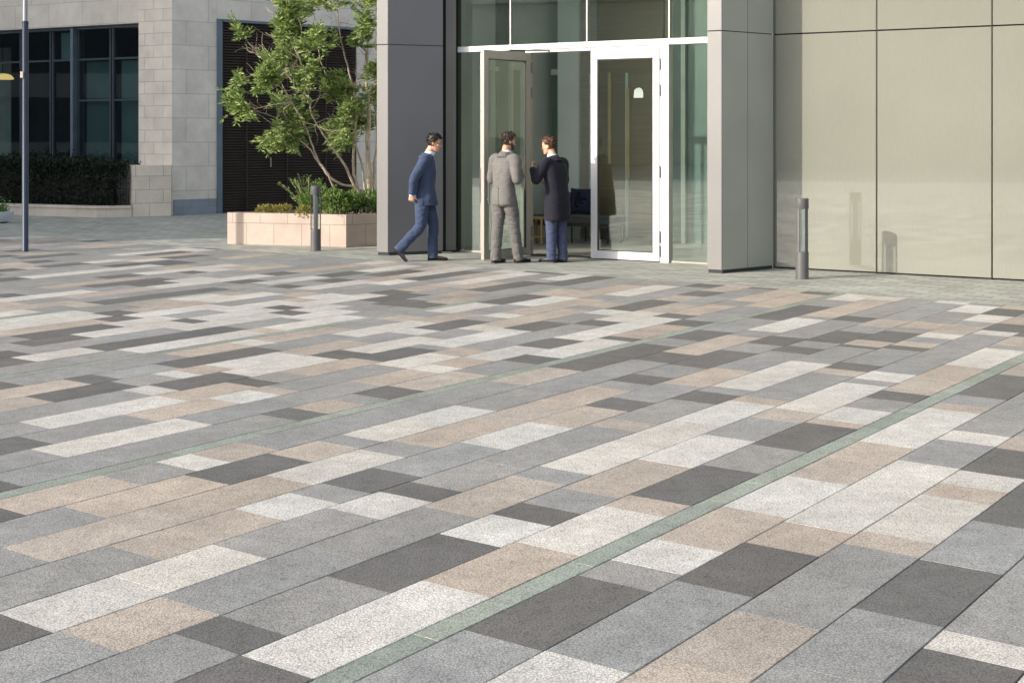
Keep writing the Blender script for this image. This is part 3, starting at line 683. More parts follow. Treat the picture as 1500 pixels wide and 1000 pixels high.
# clipped hedge
hg=thing('hedge','dense dark green hedge growing in the low stone bed','hedge',(K0+K1)/2)
hm=MB(); core=MB()
dirK=(K1-K0).normalized(); nK=Vector((-dirK.y,dirK.x,0)); LK=(K1-K0).length
def hz(t): return 1.25+.16*noise.noise(Vector((t*1.4,0,3)))+.10*noise.noise(Vector((t*4,2,0)))
LH=LK-.05
for k in range(26000):
    t=random.uniform(0,LH+.25); d=random.random()**1.6*1.1+.22; top=hz(t)
    if random.random()<.45: z=top-random.random()**2*.35; d=random.uniform(.2,1.2)
    else: z=random.uniform(.2,top)
    if t>LH: z=min(z,1.15)
    leaf_quad(hm,Vector(K0)+dirK*t+nK*d+Vector((0,0,z))+Vector((random.gauss(0,.04),random.gauss(0,.04),random.gauss(0,.03))),random.uniform(.05,.10),asp=.55)
for k in range(60):
    t=random.uniform(.3,LH)
    base=Vector(K0)+dirK*t+nK*random.uniform(.3,1.1)+Vector((0,0,hz(t)-.05)); hh=random.uniform(.05,.3)*(1.6 if 6.2<LK-t<7 else 1)
    for j in range(14): leaf_quad(hm,base+Vector((random.gauss(0,.05),random.gauss(0,.05),random.uniform(0,hh))),random.uniform(.05,.09))
hm.build('foliage',leafmat('hedge_leaf',srgb(16,25,17),srgb(34,47,30),.2),hg,fix=False)
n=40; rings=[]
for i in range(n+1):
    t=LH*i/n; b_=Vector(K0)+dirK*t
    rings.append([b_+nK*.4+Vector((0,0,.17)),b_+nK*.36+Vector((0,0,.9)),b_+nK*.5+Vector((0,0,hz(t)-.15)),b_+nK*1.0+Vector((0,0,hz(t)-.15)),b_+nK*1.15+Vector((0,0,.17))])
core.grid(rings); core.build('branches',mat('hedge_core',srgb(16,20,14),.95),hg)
# wire mesh fence panel
wf=thing('mesh_fence','short dark wire mesh fence panel at the hedge end','fence',G(175,318.5))
q0,q1=G(159,318.0)+Vector((0,.35,0)),G(188.5,317.6)+Vector((0,.30,0))
fz0,fz1=.257,H+(HOR-240)/F*q0.y
m=MB(); d=(q1-q0)
for k in range(13):
    p=q0+d*(k/12); m.tube([(p.x,p.y,fz0),(p.x,p.y,fz1)],.006,5)
z=fz0+.04
while z<fz1: m.tube([(q0.x,q0.y,z),(q1.x,q1.y,z)],.005,5); z+=.045
m.build('wire_mesh',M['steel'],wf)
for p in (q0,q1):
    m=MB(); m.box(p.x-.02,p.x+.02,p.y-.02,p.y+.02,fz0-.001,fz1+.02); m.build('post',M['track'],wf)
# white bowl planter at the far left edge
bw=thing('bowl_planter','low white planter bowl with a green plant at the left edge','planter',G(2,326.5))
p=G(0,326.5)
m=MB(); m.lathe((p.x,p.y),[(.10,.02),(.17,.03),(.26,.16),(.275,.235),(.25,.24),(.23,.20),(.02,.20)],28); m.build('bowl',mat('white_ceramic',srgb(190,196,204),.4),bw,smooth=True,autos=40)
m=MB(); m.cyl(p,.14,0,.02); m.build('base',M['alu_dk'],bw)
m=MB()
for k in range(240): leaf_quad(m,Vector((p.x+random.gauss(0,.09),p.y+random.gauss(0,.09),.22+abs(random.gauss(0,.10)))),random.uniform(.04,.09))
m.build('foliage',leafmat('bowl_leaf',srgb(50,90,40),srgb(110,150,70)),bw,fix=False)

# ================================================================== street lamp
lpB=G(37,368.5)
sl_=thing('street_lamp','slim dark blue lamp post standing on the paving at far left','lamp post',lpB)
navy=mat('navy_paint',srgb(44,54,74),.35,.1,.08); gry=mat('grey_paint',srgb(150,152,156),.4,.3)
zj=H+(HOR-34)/F*lpB.y
m=MB(); m.lathe(lpB,[(.052,0),(.052,.02),(.048,.03),(.047,zj-.02),(.050,zj-.018),(.050,zj+.02),(.038,zj+.03)],20); m.build('lower_pole',navy,sl_,smooth=True,autos=40)
m=MB(); m.lathe(lpB,[(.036,zj+.03),(.034,6.2)],20); m.build('upper_pole',gry,sl_,smooth=True,autos=40)
m=MB(); m.tube([(lpB.x,lpB.y,6.1),(lpB.x-.3,lpB.y-.1,6.3),(lpB.x-.9,lpB.y-.3,6.35)],.03,10); m.build('arm',gry,sl_,smooth=True)
m=MB(); m.box(lpB.x-1.5,lpB.x-.85,lpB.y-.45,lpB.y-.2,6.30,6.40); m.build('lamp_head',gry,sl_,bevel=.03)
zb=H+(HOR-110)/F*lpB.y
m=MB(); m.box(lpB.x-.055,lpB.x-.01,lpB.y-.062,lpB.y-.04,zb-.05,zb+.05); m.build('access_plate',mat('brass_plate',srgb(200,190,170),.4,.3),sl_,bevel=.006)

# ================================================================== bollards
bp_mat=mat('bollard_paint',srgb(97,96,97),.42,.25,.06,6)
def make_bollard(loc,rz,label):
    r=thing('bollard',label,'bollard',(0,0,0),'metal light bollards on the forecourt')
    ro,ri=.081,.070
    m=MB(); m.lathe((0,0),[(ro+.004,0),(ro+.004,.012),(ro,.016),(ro,.335),(ro-.004,.34),(.03,.34)],32); m.build('base',bp_mat,r,smooth=True,autos=35)
    m=MB(); m.lathe((0,0),[(.03,.875),(ro-.003,.875),(ro,.88),(ro,1.0),(ro-.006,1.008),(.02,1.012)],32); m.build('cap',bp_mat,r,smooth=True,autos=35)
    for k in range(4):
        a=k*PI/2-PI/2; n=8; hw=R(19); rings=[]
        m=MB()
        for z in (.341,.874):
            ring=[(ro*math.cos(a-hw+2*hw*i/n),ro*math.sin(a-hw+2*hw*i/n),z) for i in range(n+1)]+[(ri*math.cos(a+hw-2*hw*i/n),ri*math.sin(a+hw-2*hw*i/n),z) for i in range(n+1)]
            rings.append(ring)
        m.grid(rings); m.build('post',bp_mat,r,smooth=True,autos=35)
    m=MB(); m.lathe((0,0),[(.055,.342),(.055,.873)],28); m.build('glass_tube',glass('bollard_glass',(.86,.93,.95,1),.06),r,smooth=True,autos=35)
    r.location=loc; r.rotation_euler=(0,0,rz)
    return r
bA=make_bollard(G(462.5,367.3),R(2),'grey light bollard standing in front of the stone planter')
bB=copy_tree(bA); bB.location=G(1175,408.2); bB.rotation_euler=(0,0,R(33)); bB['label']='grey light bollard standing before the pale glass wall'

# ================================================================== stone planter with tree and shrubs
P0,P1=G(333,357.8),G(507,362.4); sd=Vector((.80,.60,0))*1.75
P2,P3=P1+sd,P0+sd
PH=.525
plst=stone('planter_stone',srgb(182,164,152),.5,.36,mortar=(.26,.22,.19,1),msize=.006,var=.05,rough=.7,bump=.12)
pt=thing('stone_planter','pinkish pale stone planter box beside the portal','planter',(P0+P1+P2+P3)/4)
inner=[P0+Vector((.13,.09,0)),P1+Vector((.02,.13,0)),P2+Vector((-.14,-.07,0)),P3+Vector((-.03,-.13,0))]
m=MB(); out=[P0,P1,P2,P3]
def ringwall(m,out,inn,z0,z1):
    for i in range(4):
        j=(i+1)%4
        m.face([(*out[i].xy,z0),(*out[j].xy,z0),(*out[j].xy,z1),(*out[i].xy,z1)])
        m.face([(*inn[j].xy,z0),(*inn[i].xy,z0),(*inn[i].xy,z1),(*inn[j].xy,z1)])
        m.face([(*out[i].xy,z1),(*out[j].xy,z1),(*inn[j].xy,z1),(*inn[i].xy,z1)])
        m.face([(*out[j].xy,z0),(*out[i].xy,z0),(*inn[i].xy,z0),(*inn[j].xy,z0)])
ringwall(m,out,inner,0,PH); o=m.build('box',plst,pt); wall_uv(o,None)
m=MB(); m.prism(inner,0,PH-.06); m.build('soil',mat('planter_soil',srgb(70,58,45),.95,bump=.6,bscale=25),pt)
def inpl(a,b): return P0+(P1-P0)*a+sd*b     # point in planter by fractions

def blob_shrub(name,label,c,rx,rh,n,lm,size,group,asp=.55,z0=None):
    z0=PH-.08 if z0 is None else z0
    t=thing(name,label,'shrub',(c.x,c.y,z0),group)
    m=MB()
    bumps=[(Vector((random.uniform(-.6,.6)*rx,random.uniform(-.5,.5)*rx,random.uniform(.45,.8)*rh)),random.uniform(.4,.6)*rx) for _ in range(9)]
    for k in range(n):
        bc,br=random.choice(bumps); d=Vector((random.gauss(0,1),random.gauss(0,1),random.gauss(.25,1))).normalized()
        p=bc+d*br*random.uniform(.65,1.05); p.z=max(.03,p.z*1.0)
        nd=(d+Vector((random.gauss(0,.6),random.gauss(0,.6),random.gauss(.3,.6)))).normalized()
        leaf_quad(m,Vector((c.x,c.y,z0))+p,random.uniform(.6,1.2)*size,nd,asp)
    m.build('foliage',lm,t,fix=False)
    m=MB()
    for k in range(9):
        bc,br=bumps[k]; m.tube([(c.x+bc.x*.2,c.y+bc.y*.2,z0),(c.x+bc.x*.7,c.y+bc.y*.7,z0+bc.z*.6),(c.x+bc.x,c.y+bc.y,z0+bc.z)],[.012,.009,.005],6)
    m.build('stem',bark_m,t,smooth=True)
bark_m=mat('pale_bark',srgb(176,160,142),.85,0,.25,14,bump=.5,bscale=40)
lm_box=leafmat('shrub_leaf',srgb(62,92,44),srgb(132,156,82),.32)
grp='low green shrubs in the stone planter'
sh=[(.58,.22,.30,.40,'round green shrub in the planter middle, right of the bollard'),(.72,.18,.30,.42,'green shrub in the planter below the leaning stems'),(.86,.14,.30,.40,'green shrub at the planter front right corner'),
    (.86,.55,.34,.44,'green shrub behind the corner shrub at the pale tree trunk'),(.68,.55,.30,.36,'green shrub at the back of the planter under the tree')]
for a,b_,r_,h_,lab in sh: blob_shrub('shrub',lab,inpl(a,b_),r_,h_,1500,lm_box,.055,grp)
# feathery shrub: arching fronds
fc=inpl(.46,.28)
ft=thing('feathery_shrub','taller feathery light green shrub in the planter left of the bollard','shrub',(fc.x,fc.y,PH-.06))
fl=leafmat('feather_leaf',srgb(70,104,46),srgb(138,164,84),.35)
m=MB(); ms=MB()
for k in range(46):
    an=random.uniform(0,2*PI); ln=random.uniform(.32,.72); lean=random.uniform(.15,.8)
    pts=[]
    for i in range(9):
        q=i/8; pts.append(Vector((fc.x+math.cos(an)*ln*lean*q**1.3,fc.y+math.sin(an)*ln*lean*q**1.3,PH-.06+ln*(q-.28*lean*q*q))))
    ms.tube(pts[::2],[.005,.004,.003,.003,.002],5)
    for i in range(1,9):
        for s_ in (-1,1,-1,1):
            dr=(pts[i]-pts[i-1]).normalized(); sd_=dr.cross(Vector((0,0,1)))
            if sd_.length<.05: sd_=Vector((1,0,0))
            leaf_quad(m,pts[i]+Vector((random.gauss(0,.008),random.gauss(0,.008),random.gauss(0,.008))),random.uniform(.04,.075),(dr*.6+sd_.normalized()*s_+Vector((0,0,random.uniform(-.2,.4)))).normalized(),.35)
m.build('foliage',fl,ft,fix=False); ms.build('stem',bark_m,ft,smooth=True)
yl=leafmat('yellow_leaf',srgb(116,112,56),srgb(180,168,96),.3)
for a,b_,lab in ((.24,.12,'low yellowish plant at the planter left end'),(.34,.16,'low yellowish plant next to the feathery shrub'),(.60,.07,'yellowish ground plant at the planter front edge')):
    blob_shrub('groundcover_plant',lab,inpl(a,b_),.17,.13,420,yl,.06,'low yellowish plants in the stone planter',.3,PH-.06)

# --- multi-stemmed tree (surveyed stems, then grown)
TZ=22.6
tr=thing('tree','multi stemmed small tree with pale stems and light green leaves in the planter','tree',at(540,290,TZ).xy.to_3d())
stems=[ # (points px,py,depth offset), base radius
 ([(541,300,0),(541,262,0),(538,215,.02),(540,160,.1),(536,100,.1),(540,40,.15),(534,-40,.2)],.052),
 ([(531,300,0),(520,262,-.05),(517,228,-.1),(522,170,-.15),(515,120,-.2),(500,60,-.3),(492,0,-.3)],.028),
 ([(528,300,0),(512,255,-.1),(492,222,-.2),(470,192,-.3),(455,160,-.35),(447,110,-.3),(430,60,-.4)],.026),
 ([(533,300,0),(522,276,-.1),(500,270,-.2),(478,254,-.3),(461,222,-.35),(448,186,-.4),(428,150,-.5),(405,110,-.5)],.026),
 ([(505,299,-.1),(490,277,-.2),(481,256,-.3),(464,234,-.35),(448,212,-.4),(425,196,-.45),(400,182,-.5)],.022),
 ([(545,300,.1),(548,250,.2),(552,200,.3),(549,140,.4),(556,80,.4),(560,10,.5)],.026),
 ([(536,290,.15),(530,240,.3),(512,190,.45),(490,140,.5),(470,90,.5),(462,30,.5)],.022),
]
tw=MB(); lf=MB(); tips=[]
def catmull(p,n=5):
    out=[]
    for i in range(len(p)-1):
        a=p[max(i-1,0)];b=p[i];c=p[i+1];d=p[min(i+2,len(p)-1)]
        for k in range(n):
            t=k/n; out.append(.5*((2*b)+(c-a)*t+(2*a-5*b+4*c-d)*t*t+(3*b-a-3*c+d)*t**3))
    out.append(p[-1]); return out
def grow(p,d,ln,rad,level):
    pts=[p]; n=6
    for i in range(n):
        d=(d+Vector((random.gauss(0,.22),random.gauss(0,.22),random.gauss(.05,.2)))).normalized(); pts.append(pts[-1]+d*ln/n)
    tw.tube(pts,[rad*(1-.75*i/n) for i in range(n+1)],6)
    for i in range(2,n+1): tips.append((pts[i],(pts[i]-pts[i-1]).normalized(),level))
    if level<2:
        for i in range(2,n+1):
            for _ in range(1 if random.random()<.75 else 2):
                sd_=Vector((random.gauss(0,1),random.gauss(0,1),random.gauss(.2,.7))).normalized()
                grow(pts[i],(d*.6+sd_).normalized(),ln*random.uniform(.45,.7),rad*.5,level+1)
for px,r0 in stems:
    p=[at(x,y,TZ+dz) for x,y,dz in px]; cp=catmull(p); n=len(cp)
    cp=[q+Vector((random.gauss(0,.006),random.gauss(0,.006),0)) for q in cp]
    tw.tube(cp,[r0*(1-.72*i/n) for i in range(n)],9)
    for i in range(n):
        y=HOR-(cp[i].z-H)*F/cp[i].y
        if y<190 and random.random()<.5:
            sd_=Vector((random.gauss(-.15,1),random.gauss(0,.8),random.gauss(.15,.5))).normalized()
            grow(cp[i],sd_,random.uniform(.35,.75),r0*.3,1)
    grow(cp[-1],(cp[-1]-cp[-4]).normalized(),.7,r0*.28,1)
# surveyed outlying sprays at the left of the crown
for a,b_ in (((428,150),(372,160)),((428,150),(392,118)),((430,120),(384,65)),((430,120),(365,75)),((425,196),(362,160)),((425,196),(396,205)),((448,110),(398,22)),((405,110),(352,115)),((440,70),(420,5)),((415,190),(404,196)),((430,150),(418,172)),((440,180),(425,200))):
    p=at(*a,TZ-.45+random.uniform(-.2,.2)); q=at(*b_,TZ-.5+random.uniform(-.4,.3)); mid=(p+q)/2+Vector((random.gauss(0,.05),random.gauss(0,.1),random.uniform(-.02,.1)))
    c3=catmull([p,mid,q],6); tw.tube(c3,[.011*(1-.6*i/len(c3)) for i in range(len(c3))],6)
    for i in range(len(c3)//2,len(c3)):
        d=(c3[i]-c3[i-1]).normalized(); tips.append((c3[i],d,2))
        if i>len(c3)*.6: grow(c3[i],(d+Vector((random.gauss(0,.7),random.gauss(0,.7),random.gauss(.2,.5)))).normalized(),random.uniform(.15,.3),.005,2)
for p,d,l in tips:
    y=HOR-(p.z-H)*F/p.y; x=CX+p.x*F/p.y
    if y>212: continue
    if noise.noise(p*2.1)<(.09 if x<415 else .02): continue
    # a spray: compound leaf of narrow leaflets
    for _ in range(1 if l<2 else 2):
        dr=(d+Vector((random.gauss(0,.7),random.gauss(0,.7),random.gauss(.25,.6)))).normalized(); L_=random.uniform(.10,.20)
        side=dr.cross(Vector((0,0,1)));
        if side.length<.1: side=Vector((1,0,0))
        side.normalize(); n=4
        for i in range(n):
            q=p+dr*L_*(i+1)/n-Vector((0,0,.03*((i+1)/n)**2))
            for s_ in (-1,1): leaf_quad(lf,q,random.uniform(.075,.135),(dr*.7+side*s_+Vector((0,0,random.uniform(-.35,.3)))).normalized(),.36,.2)
        leaf_quad(lf,p+dr*L_,.08,dr,.36)
tw.build('trunk',bark_m,tr,smooth=True)
lf.build('crown',leafmat('tree_leaf',srgb(92,118,60),srgb(178,192,122),.42),tr,fix=False)
print('tree leaves',len(lf.f))

# ================================================================== off-frame office block to the left (casts the shade on the stone building)
nrm=Vector((-SUN_DIR.y,SUN_DIR.x,0)); kc=Vector((-7.7,22.6,0))-SUN_DIR*34
ob=thing('office_block','tall plain office block outside the left edge, shading the stone building','building',kc)
FO=Frame(kc,nrm)
def obx(name,mt,*b):
    m=MB(); FO.box(m,*b); return m.build(name,mt,ob)
obx('wall',mat('block_wall',(.34,.33,.31,1),.85,0,.1,1),0,34,0.2,14,0,36)
wm_=mat('block_window',(.05,.06,.07,1),.1)
for k in range(10): obx('window_band',wm_,1.2,32,.15,.25,1.5+3.4*k,3.7+3.4*k)

oc=Vector((-62,-30,0)); od=Vector((.66,-.75,0))
op=thing('facing_building','long stone office building across the square, seen only mirrored in the entrance glass','building',oc)
FP=Frame(oc,od)
def opx(name,mt,*bx):
    m=MB()
    for b_ in bx: FP.box(m,*b_)
    return m.build(name,mt,op)
opx('wall',mat('facing_wall',(.36,.35,.30,1),.85,0,.15,.6),(-45,70,.3,14,0,10.4))
for k in range(2): opx('window_band',wm_,(-44,69,.1,.29,1.2+4.6*k,4.2+4.6*k))
opx('stair_tower',mat('facing_tower',(.40,.38,.34,1),.85),(6,13,2,9,11.01,13.5),(-20,-16,2,9,11.01,12.6))
opx('cornice',mat('facing_cornice',(.42,.41,.37,1),.85),(-45.5,70.5,-.3,14.5,10.41,11.0))
#@PEOPLE@
# ================================================================== people
def fuse(mb,name,mt,parent,voxel=.009,it=3,folds=(),sub=0):
    me=mb.mesh(name+'_tmp',mt); ob=bpy.data.objects.new(name+'_tmp',me); COL.objects.link(ob)
    md=ob.modifiers.new('r','REMESH'); md.mode='VOXEL'; md.voxel_size=voxel; md.adaptivity=0
    ms=ob.modifiers.new('s','SMOOTH'); ms.factor=.5; ms.iterations=it
    dg=bpy.context.evaluated_depsgraph_get(); dg.update()
    new=bpy.data.meshes.new_from_object(ob.evaluated_get(dg)); new.name=name
    bpy.data.objects.remove(ob); bpy.data.meshes.remove(me)
    new.materials.clear(); new.materials.append(mt)
    new.polygons.foreach_set('use_smooth',[True]*len(new.polygons))
    nr=[v.normal.copy() for v in new.vertices]
    for amp,sc,off in folds:
        for v,n in zip(new.vertices,nr):
            c=v.co; q=noise.noise(Vector((c.x*sc[0]+off,c.y*sc[1],c.z*sc[2])))
            v.co=c+n*(amp*(1-2*abs(q)))
    new.update()
    o=bpy.data.objects.new(name,new); COL.objects.link(o); o.parent=parent
    return o
def ring(cx,cy,z,rx,ry,p=2.4,seg=32,tilt=0,yaw=0):
    out=[]
    for j in range(seg):
        a=2*PI*j/seg; c,s=math.cos(a),math.sin(a)
        x=rx*math.copysign(abs(c)**(2/p),c); y=ry*math.copysign(abs(s)**(2/p),s)
        out.append(Vector((cx+x*math.cos(yaw)-y*math.sin(yaw),cy+x*math.sin(yaw)+y*math.cos(yaw),z+tilt*y)))
    return out
def chain(p,n=6):
    return catmull([Vector(q) for q in p],n)
def lerp_r(r,n):
    out=[]
    for i in range(len(r)-1):
        for k in range(n): out.append(r[i]+(r[i+1]-r[i])*k/n)
    return out+[r[-1]]
def limb(mb,pts,rad,n=6,seg=16,flat=1.0):
    mb.tube(chain(pts,n),lerp_r(rad,n),seg,flat=flat)
def hand(mb,w,d,nrm,ts,curl=(.35,.45,.35),k=1.0,thumb=.5):
    """palm + four fingers + thumb; d finger direction, nrm the side they curl to, ts=+-1 thumb side"""
    w=Vector(w); d=Vector(d).normalized(); n=Vector(nrm); n=(n-d*n.dot(d)).normalized(); s=d.cross(n)*ts
    mb.tube([w-d*.03*k,w+d*.01*k,w+d*.05*k,w+d*.088*k],[(.020*k,.026*k),(.017*k,.032*k),(.015*k,.041*k),(.011*k,.040*k)],14,ref=n)
    for off,L_ in ((.030,.070),(.010,.079),(-.010,.074),(-.029,.058)):
        p=w+d*.080*k+s*off*k; dd=(d+s*off*2.2).normalized(); pts=[p]
        for i,f in enumerate((.45,.32,.23)):
            q=Quaternion(d.cross(n),curl[i]); dd=q@dd; pts.append(pts[-1]+dd*L_*f*k)
        mb.tube(pts,[.0092*k,.0088*k,.008*k,.0062*k],8)
    p=w+d*.022*k+s*.030*k; td=(s*.75+d*.6+n*thumb).normalized(); pts=[p]
    for f in (.042,.032,.024):
        pts.append(pts[-1]+td*f*k); td=(td+d*.35+n*.25*thumb).normalized()
    mb.tube(pts,[.0125*k,.0105*k,.0095*k,.0075*k],8)
HEADP=[ # t, half width, front y, back y
 (0,.026,.070,.020),(.05,.043,.086,-.002),(.13,.055,.090,-.038),(.24,.062,.090,-.062),(.36,.067,.087,-.078),(.48,.071,.080,-.090),(.55,.073,.083,-.095),(.64,.075,.086,-.100),
 (.76,.074,.078,-.100),(.87,.064,.056,-.086),(.95,.044,.026,-.060),(1.0,.014,-.006,-.024)]
HH=.232
def headring(t,off=0,seg=28):
    for i in range(len(HEADP)-1):
        if HEADP[i][0]<=t<=HEADP[i+1][0]:
            a,b=HEADP[i],HEADP[i+1]; f=(t-a[0])/(b[0]-a[0]); rx,yf,yb=[a[k]+(b[k]-a[k])*f for k in (1,2,3)]; break
    cy=(yf+yb)/2; ry=(yf-yb)/2
    return [Vector(((rx+off)*math.cos(2*PI*j/seg),cy+(ry+off)*math.sin(2*PI*j/seg),t*HH+off*(t-.4)*1.4)) for j in range(seg)]
def build_head(body,HM):
    m=MB(); m.grid([headring(t) for t in (0,.05,.13,.24,.30,.36,.48,.55,.64,.70,.76,.82,.87,.95,1.0)])
    m.tube([(0,.080,.56*HH),(0,.094,.47*HH),(0,.105,.395*HH),(0,.090,.355*HH)],[.008,.010,.0135,.010],10)     # nose
    m.ell((0,.085,.245*HH),.024,.012,.008,10,6); m.ell((0,.083,.205*HH),.020,.012,.008,10,6)                   # lips
    m.ell((0,.076,.07*HH),.020,.018,.016,10,6)                                                                 # chin
    for s in (-1,1):
        m.tube([(s*.010,.086,.60*HH),(s*.045,.078,.605*HH)],[.009,.006],8)                                      # brow
        m.ell((s*.045,.062,.42*HH),.020,.018,.016,10,6)                                                        # cheek
        m.ell((s*.076,-.010,.47*HH),.008,.020,.033,10,8,rot=Matrix.Rotation(s*.35,3,'Z'))                       # ear
    m.xform(HM); body.add(m)
def person(label,loc,yaw,Hs,spec):
    p=thing('person',label,'person',loc,rz=yaw); p.scale=(Hs,)*3
    skin=spec['skin']; sm=MB()
    HM=Matrix.Translation(spec['head'])@Matrix.Rotation(spec.get('hyaw',0),4,'Z')@Matrix.Rotation(-spec.get('hpitch',0),4,'X')@Matrix.Translation((0,-.0,0))
    lean=spec['lean']           # function z -> y
    # --- skin body (continuous)
    b=MB(); build_head(b,HM)
    nb=Vector((0,lean(1.46),1.46)); ht=HM@Vector((0,-.02,.045))
    b.tube(chain([nb,(nb+ht)/2+Vector((0,-.008,0)),ht],4),[.068]*3+[.058]*3+[.055]*3,14)
    tors=[(.86,.145,.10),(.95,.15,.105),(1.05,.135,.09),(1.2,.145,.10),(1.33,.16,.105),(1.42,.15,.085),(1.49,.09,.06)]
    b.grid([ring(0,lean(z),z,rx-.015,ry-.015) for z,rx,ry in tors])
    for side in ('R','L'):
        sh,el,wr=spec['arm'+side]; limb(b,[sh,el,wr],[.046,.040,.026],5,12)
        hd=spec['hand'+side]; hand(b,wr,hd[0],hd[1],hd[2],**hd[3])
        hp,kn,an=spec['leg'+side]; limb(b,[(hp[0]*.8,hp[1],hp[2]),kn,an],[.078,.055,.036],5,12)
    fuse(b,'body',skin,p,.0062,2)
    # face
    eye=MB(); 
    ew=mat('eye_white',(.7,.68,.65,1),.25); ed=mat('eye_dark',(.03,.02,.015,1),.2)
    for s in (-1,1):
        m=MB(); m.ell((s*.031,.074,.515*HH),.012,.010,.0075,10,8,0); m.ell((s*.031,.0835,.515*HH),.0055,.003,.0055,8,6,1); m.xform(HM); o=m.build('eye',[ew,ed],p,smooth=True); o.matrix_parent_inverse=Matrix()
        m=MB(); m.tube([(s*.014,.090,.60*HH),(s*.032,.090,.615*HH),(s*.050,.078,.60*HH)],[.003,.004,.002],6); m.xform(HM); o=m.build('eyebrow',spec['hair'],p,smooth=True); o.matrix_parent_inverse=Matrix()
    # hair
    hm=MB(); seg=28; ts=[.20+.8*i/22 for i in range(23)]; G_=[]
    for t in ts:
        o_=.011 if t>.55 else .006
        G_.append([q+Vector((random.gauss(0,.0018),random.gauss(0,.0018),random.gauss(0,.0015))) for q in headring(min(t,1),o_+(.008 if t>.8 else 0)*spec.get('quiff',1))])
    def line(j):
        a=2*PI*j/seg; f=math.sin(a)             # +1 front, -1 back
        if f>.45: return .80-.02*math.cos(a*3)
        if f>-.05: return .52+.5*max(0,f)
        return .24 if f<-.45 else .30
    idx=[[None]*seg for _ in ts]
    for i,t in enumerate(ts):
        for j in range(seg): idx[i][j]=len(hm.v); hm.v.append(tuple(HM@G_[i][j]))
    for i in range(len(ts)-1):
        for j in range(seg):
            j2=(j+1)%seg
            if ts[i]>=min(line(j),line(j2))-.001: hm.f.append((idx[i][j],idx[i][j2],idx[i+1][j2],idx[i+1][j])); hm.m.append(0)
    hm.f.append(tuple(idx[-1])); hm.m.append(0)
    for k in range(520):          # loose tufts break the outline
        i=random.randrange(3,len(ts)); jj=random.randrange(seg)
        if ts[i]<line(jj)-.0: continue
        q0=Vector(hm.v[idx[i][jj]]); cc=HM@Vector((0,-.01,.55*HH)); nn=(q0-cc).normalized(); bk_=(HM.to_3x3()@Vector((random.gauss(0,.4),-1,random.gauss(.1,.4)))).normalized()
        if ts[i]>.8 and math.sin(2*PI*jj/seg)>0: bk_=(HM.to_3x3()@Vector((random.gauss(.3,.4),.2,1))).normalized()
        dd=(bk_+nn*random.uniform(.15,.7)).normalized(); leaf_quad(hm,q0-nn*.003,random.uniform(.014,.030)*(1 if ts[i]>.5 else .55),dd,.35)
    o=hm.build('hair',spec['hair'],p,smooth=True); o.matrix_parent_inverse=Matrix()
    md=o.modifiers.new('t','SOLIDIFY'); md.thickness=.010; md.offset=-1
    if spec.get('beard'):
        bm_=MB(); g=[]; tb=[.02,.07,.13,.19,.25,.30,.36,.42]
        for i,t in enumerate(tb): g.append([HM@q for q in headring(t,.005)])
        for i in range(len(tb)-1):
            for j in range(seg):
                f=math.sin(2*PI*(j+.5)/seg)
                if f<-.1: continue
                if f>.8 and .18<tb[i]<.3: continue
                if tb[i]>.3 and f>.35: continue
                bm_.face([g[i][j],g[i][(j+1)%seg],g[i+1][(j+1)%seg],g[i+1][j]])
        o=bm_.build('beard',spec['hair'],p,smooth=True); o.matrix_parent_inverse=Matrix()
    if spec.get('glasses'):
        gm=MB()
        for s in (-1,1):
            c=Vector((s*.032,.099,.515*HH)); pts=[c+Vector((.020*math.cos(a*PI/8),-.004*abs(math.cos(a*PI/8)),.015*math.sin(a*PI/8))) for a in range(17)]
            gm.tube(pts,.0022,6,cap=False); gm.tube([c+Vector((s*.02,-.004,.004)),(s*.078,.04,.54*HH),(s*.080,-.005,.52*HH)],.002,6)
        gm.tube([(-.012,.098,.53*HH),(.012,.098,.53*HH)],.002,6); gm.xform(HM); o=gm.build('glasses',M['steel'],p); o.matrix_parent_inverse=Matrix()
    # --- trousers
    t=MB(); z0=spec.get('crotch',.80)
    t.grid([ring(0,lean(z)*.6+spec.get('hipy',0),z,rx,ry) for z,rx,ry in ((z0,.150,.105),(.86,.172,.122),(.95,.170,.120),(1.04,.155,.108))])
    for side in ('R','L'):
        hp,kn,an=[Vector(q) for q in spec['leg'+side]]
        dv=(an-kn).normalized(); limb(t,[hp,(hp+kn)/2+Vector((0,.012,0)),kn,(kn+an)/2,an+dv*.045],[.100,.092,.074,.070,.068],5,18)
    fuse(t,'trousers',spec['trousers'],p,.009,4,[(.007,(9,9,16),3.3),(.003,(26,26,40),8.1)])
    # --- shoes
    for side in ('R','L'):
        an=Vector(spec['leg'+side][2]); dr,pit=spec['foot'+side]
        fm=MB(); prof=[(-.072,.018,.050),(-.066,.030,.078),(-.03,.037,.098),(.02,.038,.092),(.07,.042,.066),(.12,.047,.052),(.165,.044,.044),(.20,.032,.036),(.218,.012,.026)]
        rr=[]
        for y,hw,hh in prof:
            rr.append([Vector((hw*math.copysign(abs(math.cos(a))**.7,math.cos(a)),y,max(.012,.012+(hh-.012)*(.5+.5*math.sin(a))))) for a in [2*PI*i/16 for i in range(16)]])
        fm.grid(rr)
        so_=MB(); out=[(hw*1.06,y) for y,hw,hh in prof]; poly=[(x,y) for x,y in out]+[(-x,y) for x,y in reversed(out)]
        so_.prism(poly,0,.0125); so_.box(-.033,.033,-.07,-.01,-.012,.001)
        rotz=Matrix.Rotation(math.atan2(-dr[0],dr[1]),4,'Z')
        MM=Matrix.Translation((an.x,an.y,an.z))@rotz@Matrix.Rotation(pit,4,'X')@Matrix.Translation((0,0,-.080+.006))
        fm.xform(MM); so_.xform(MM)
        s_o=fm.build('shoe',spec['shoe'],p,smooth=True); s_o.matrix_parent_inverse=Matrix()
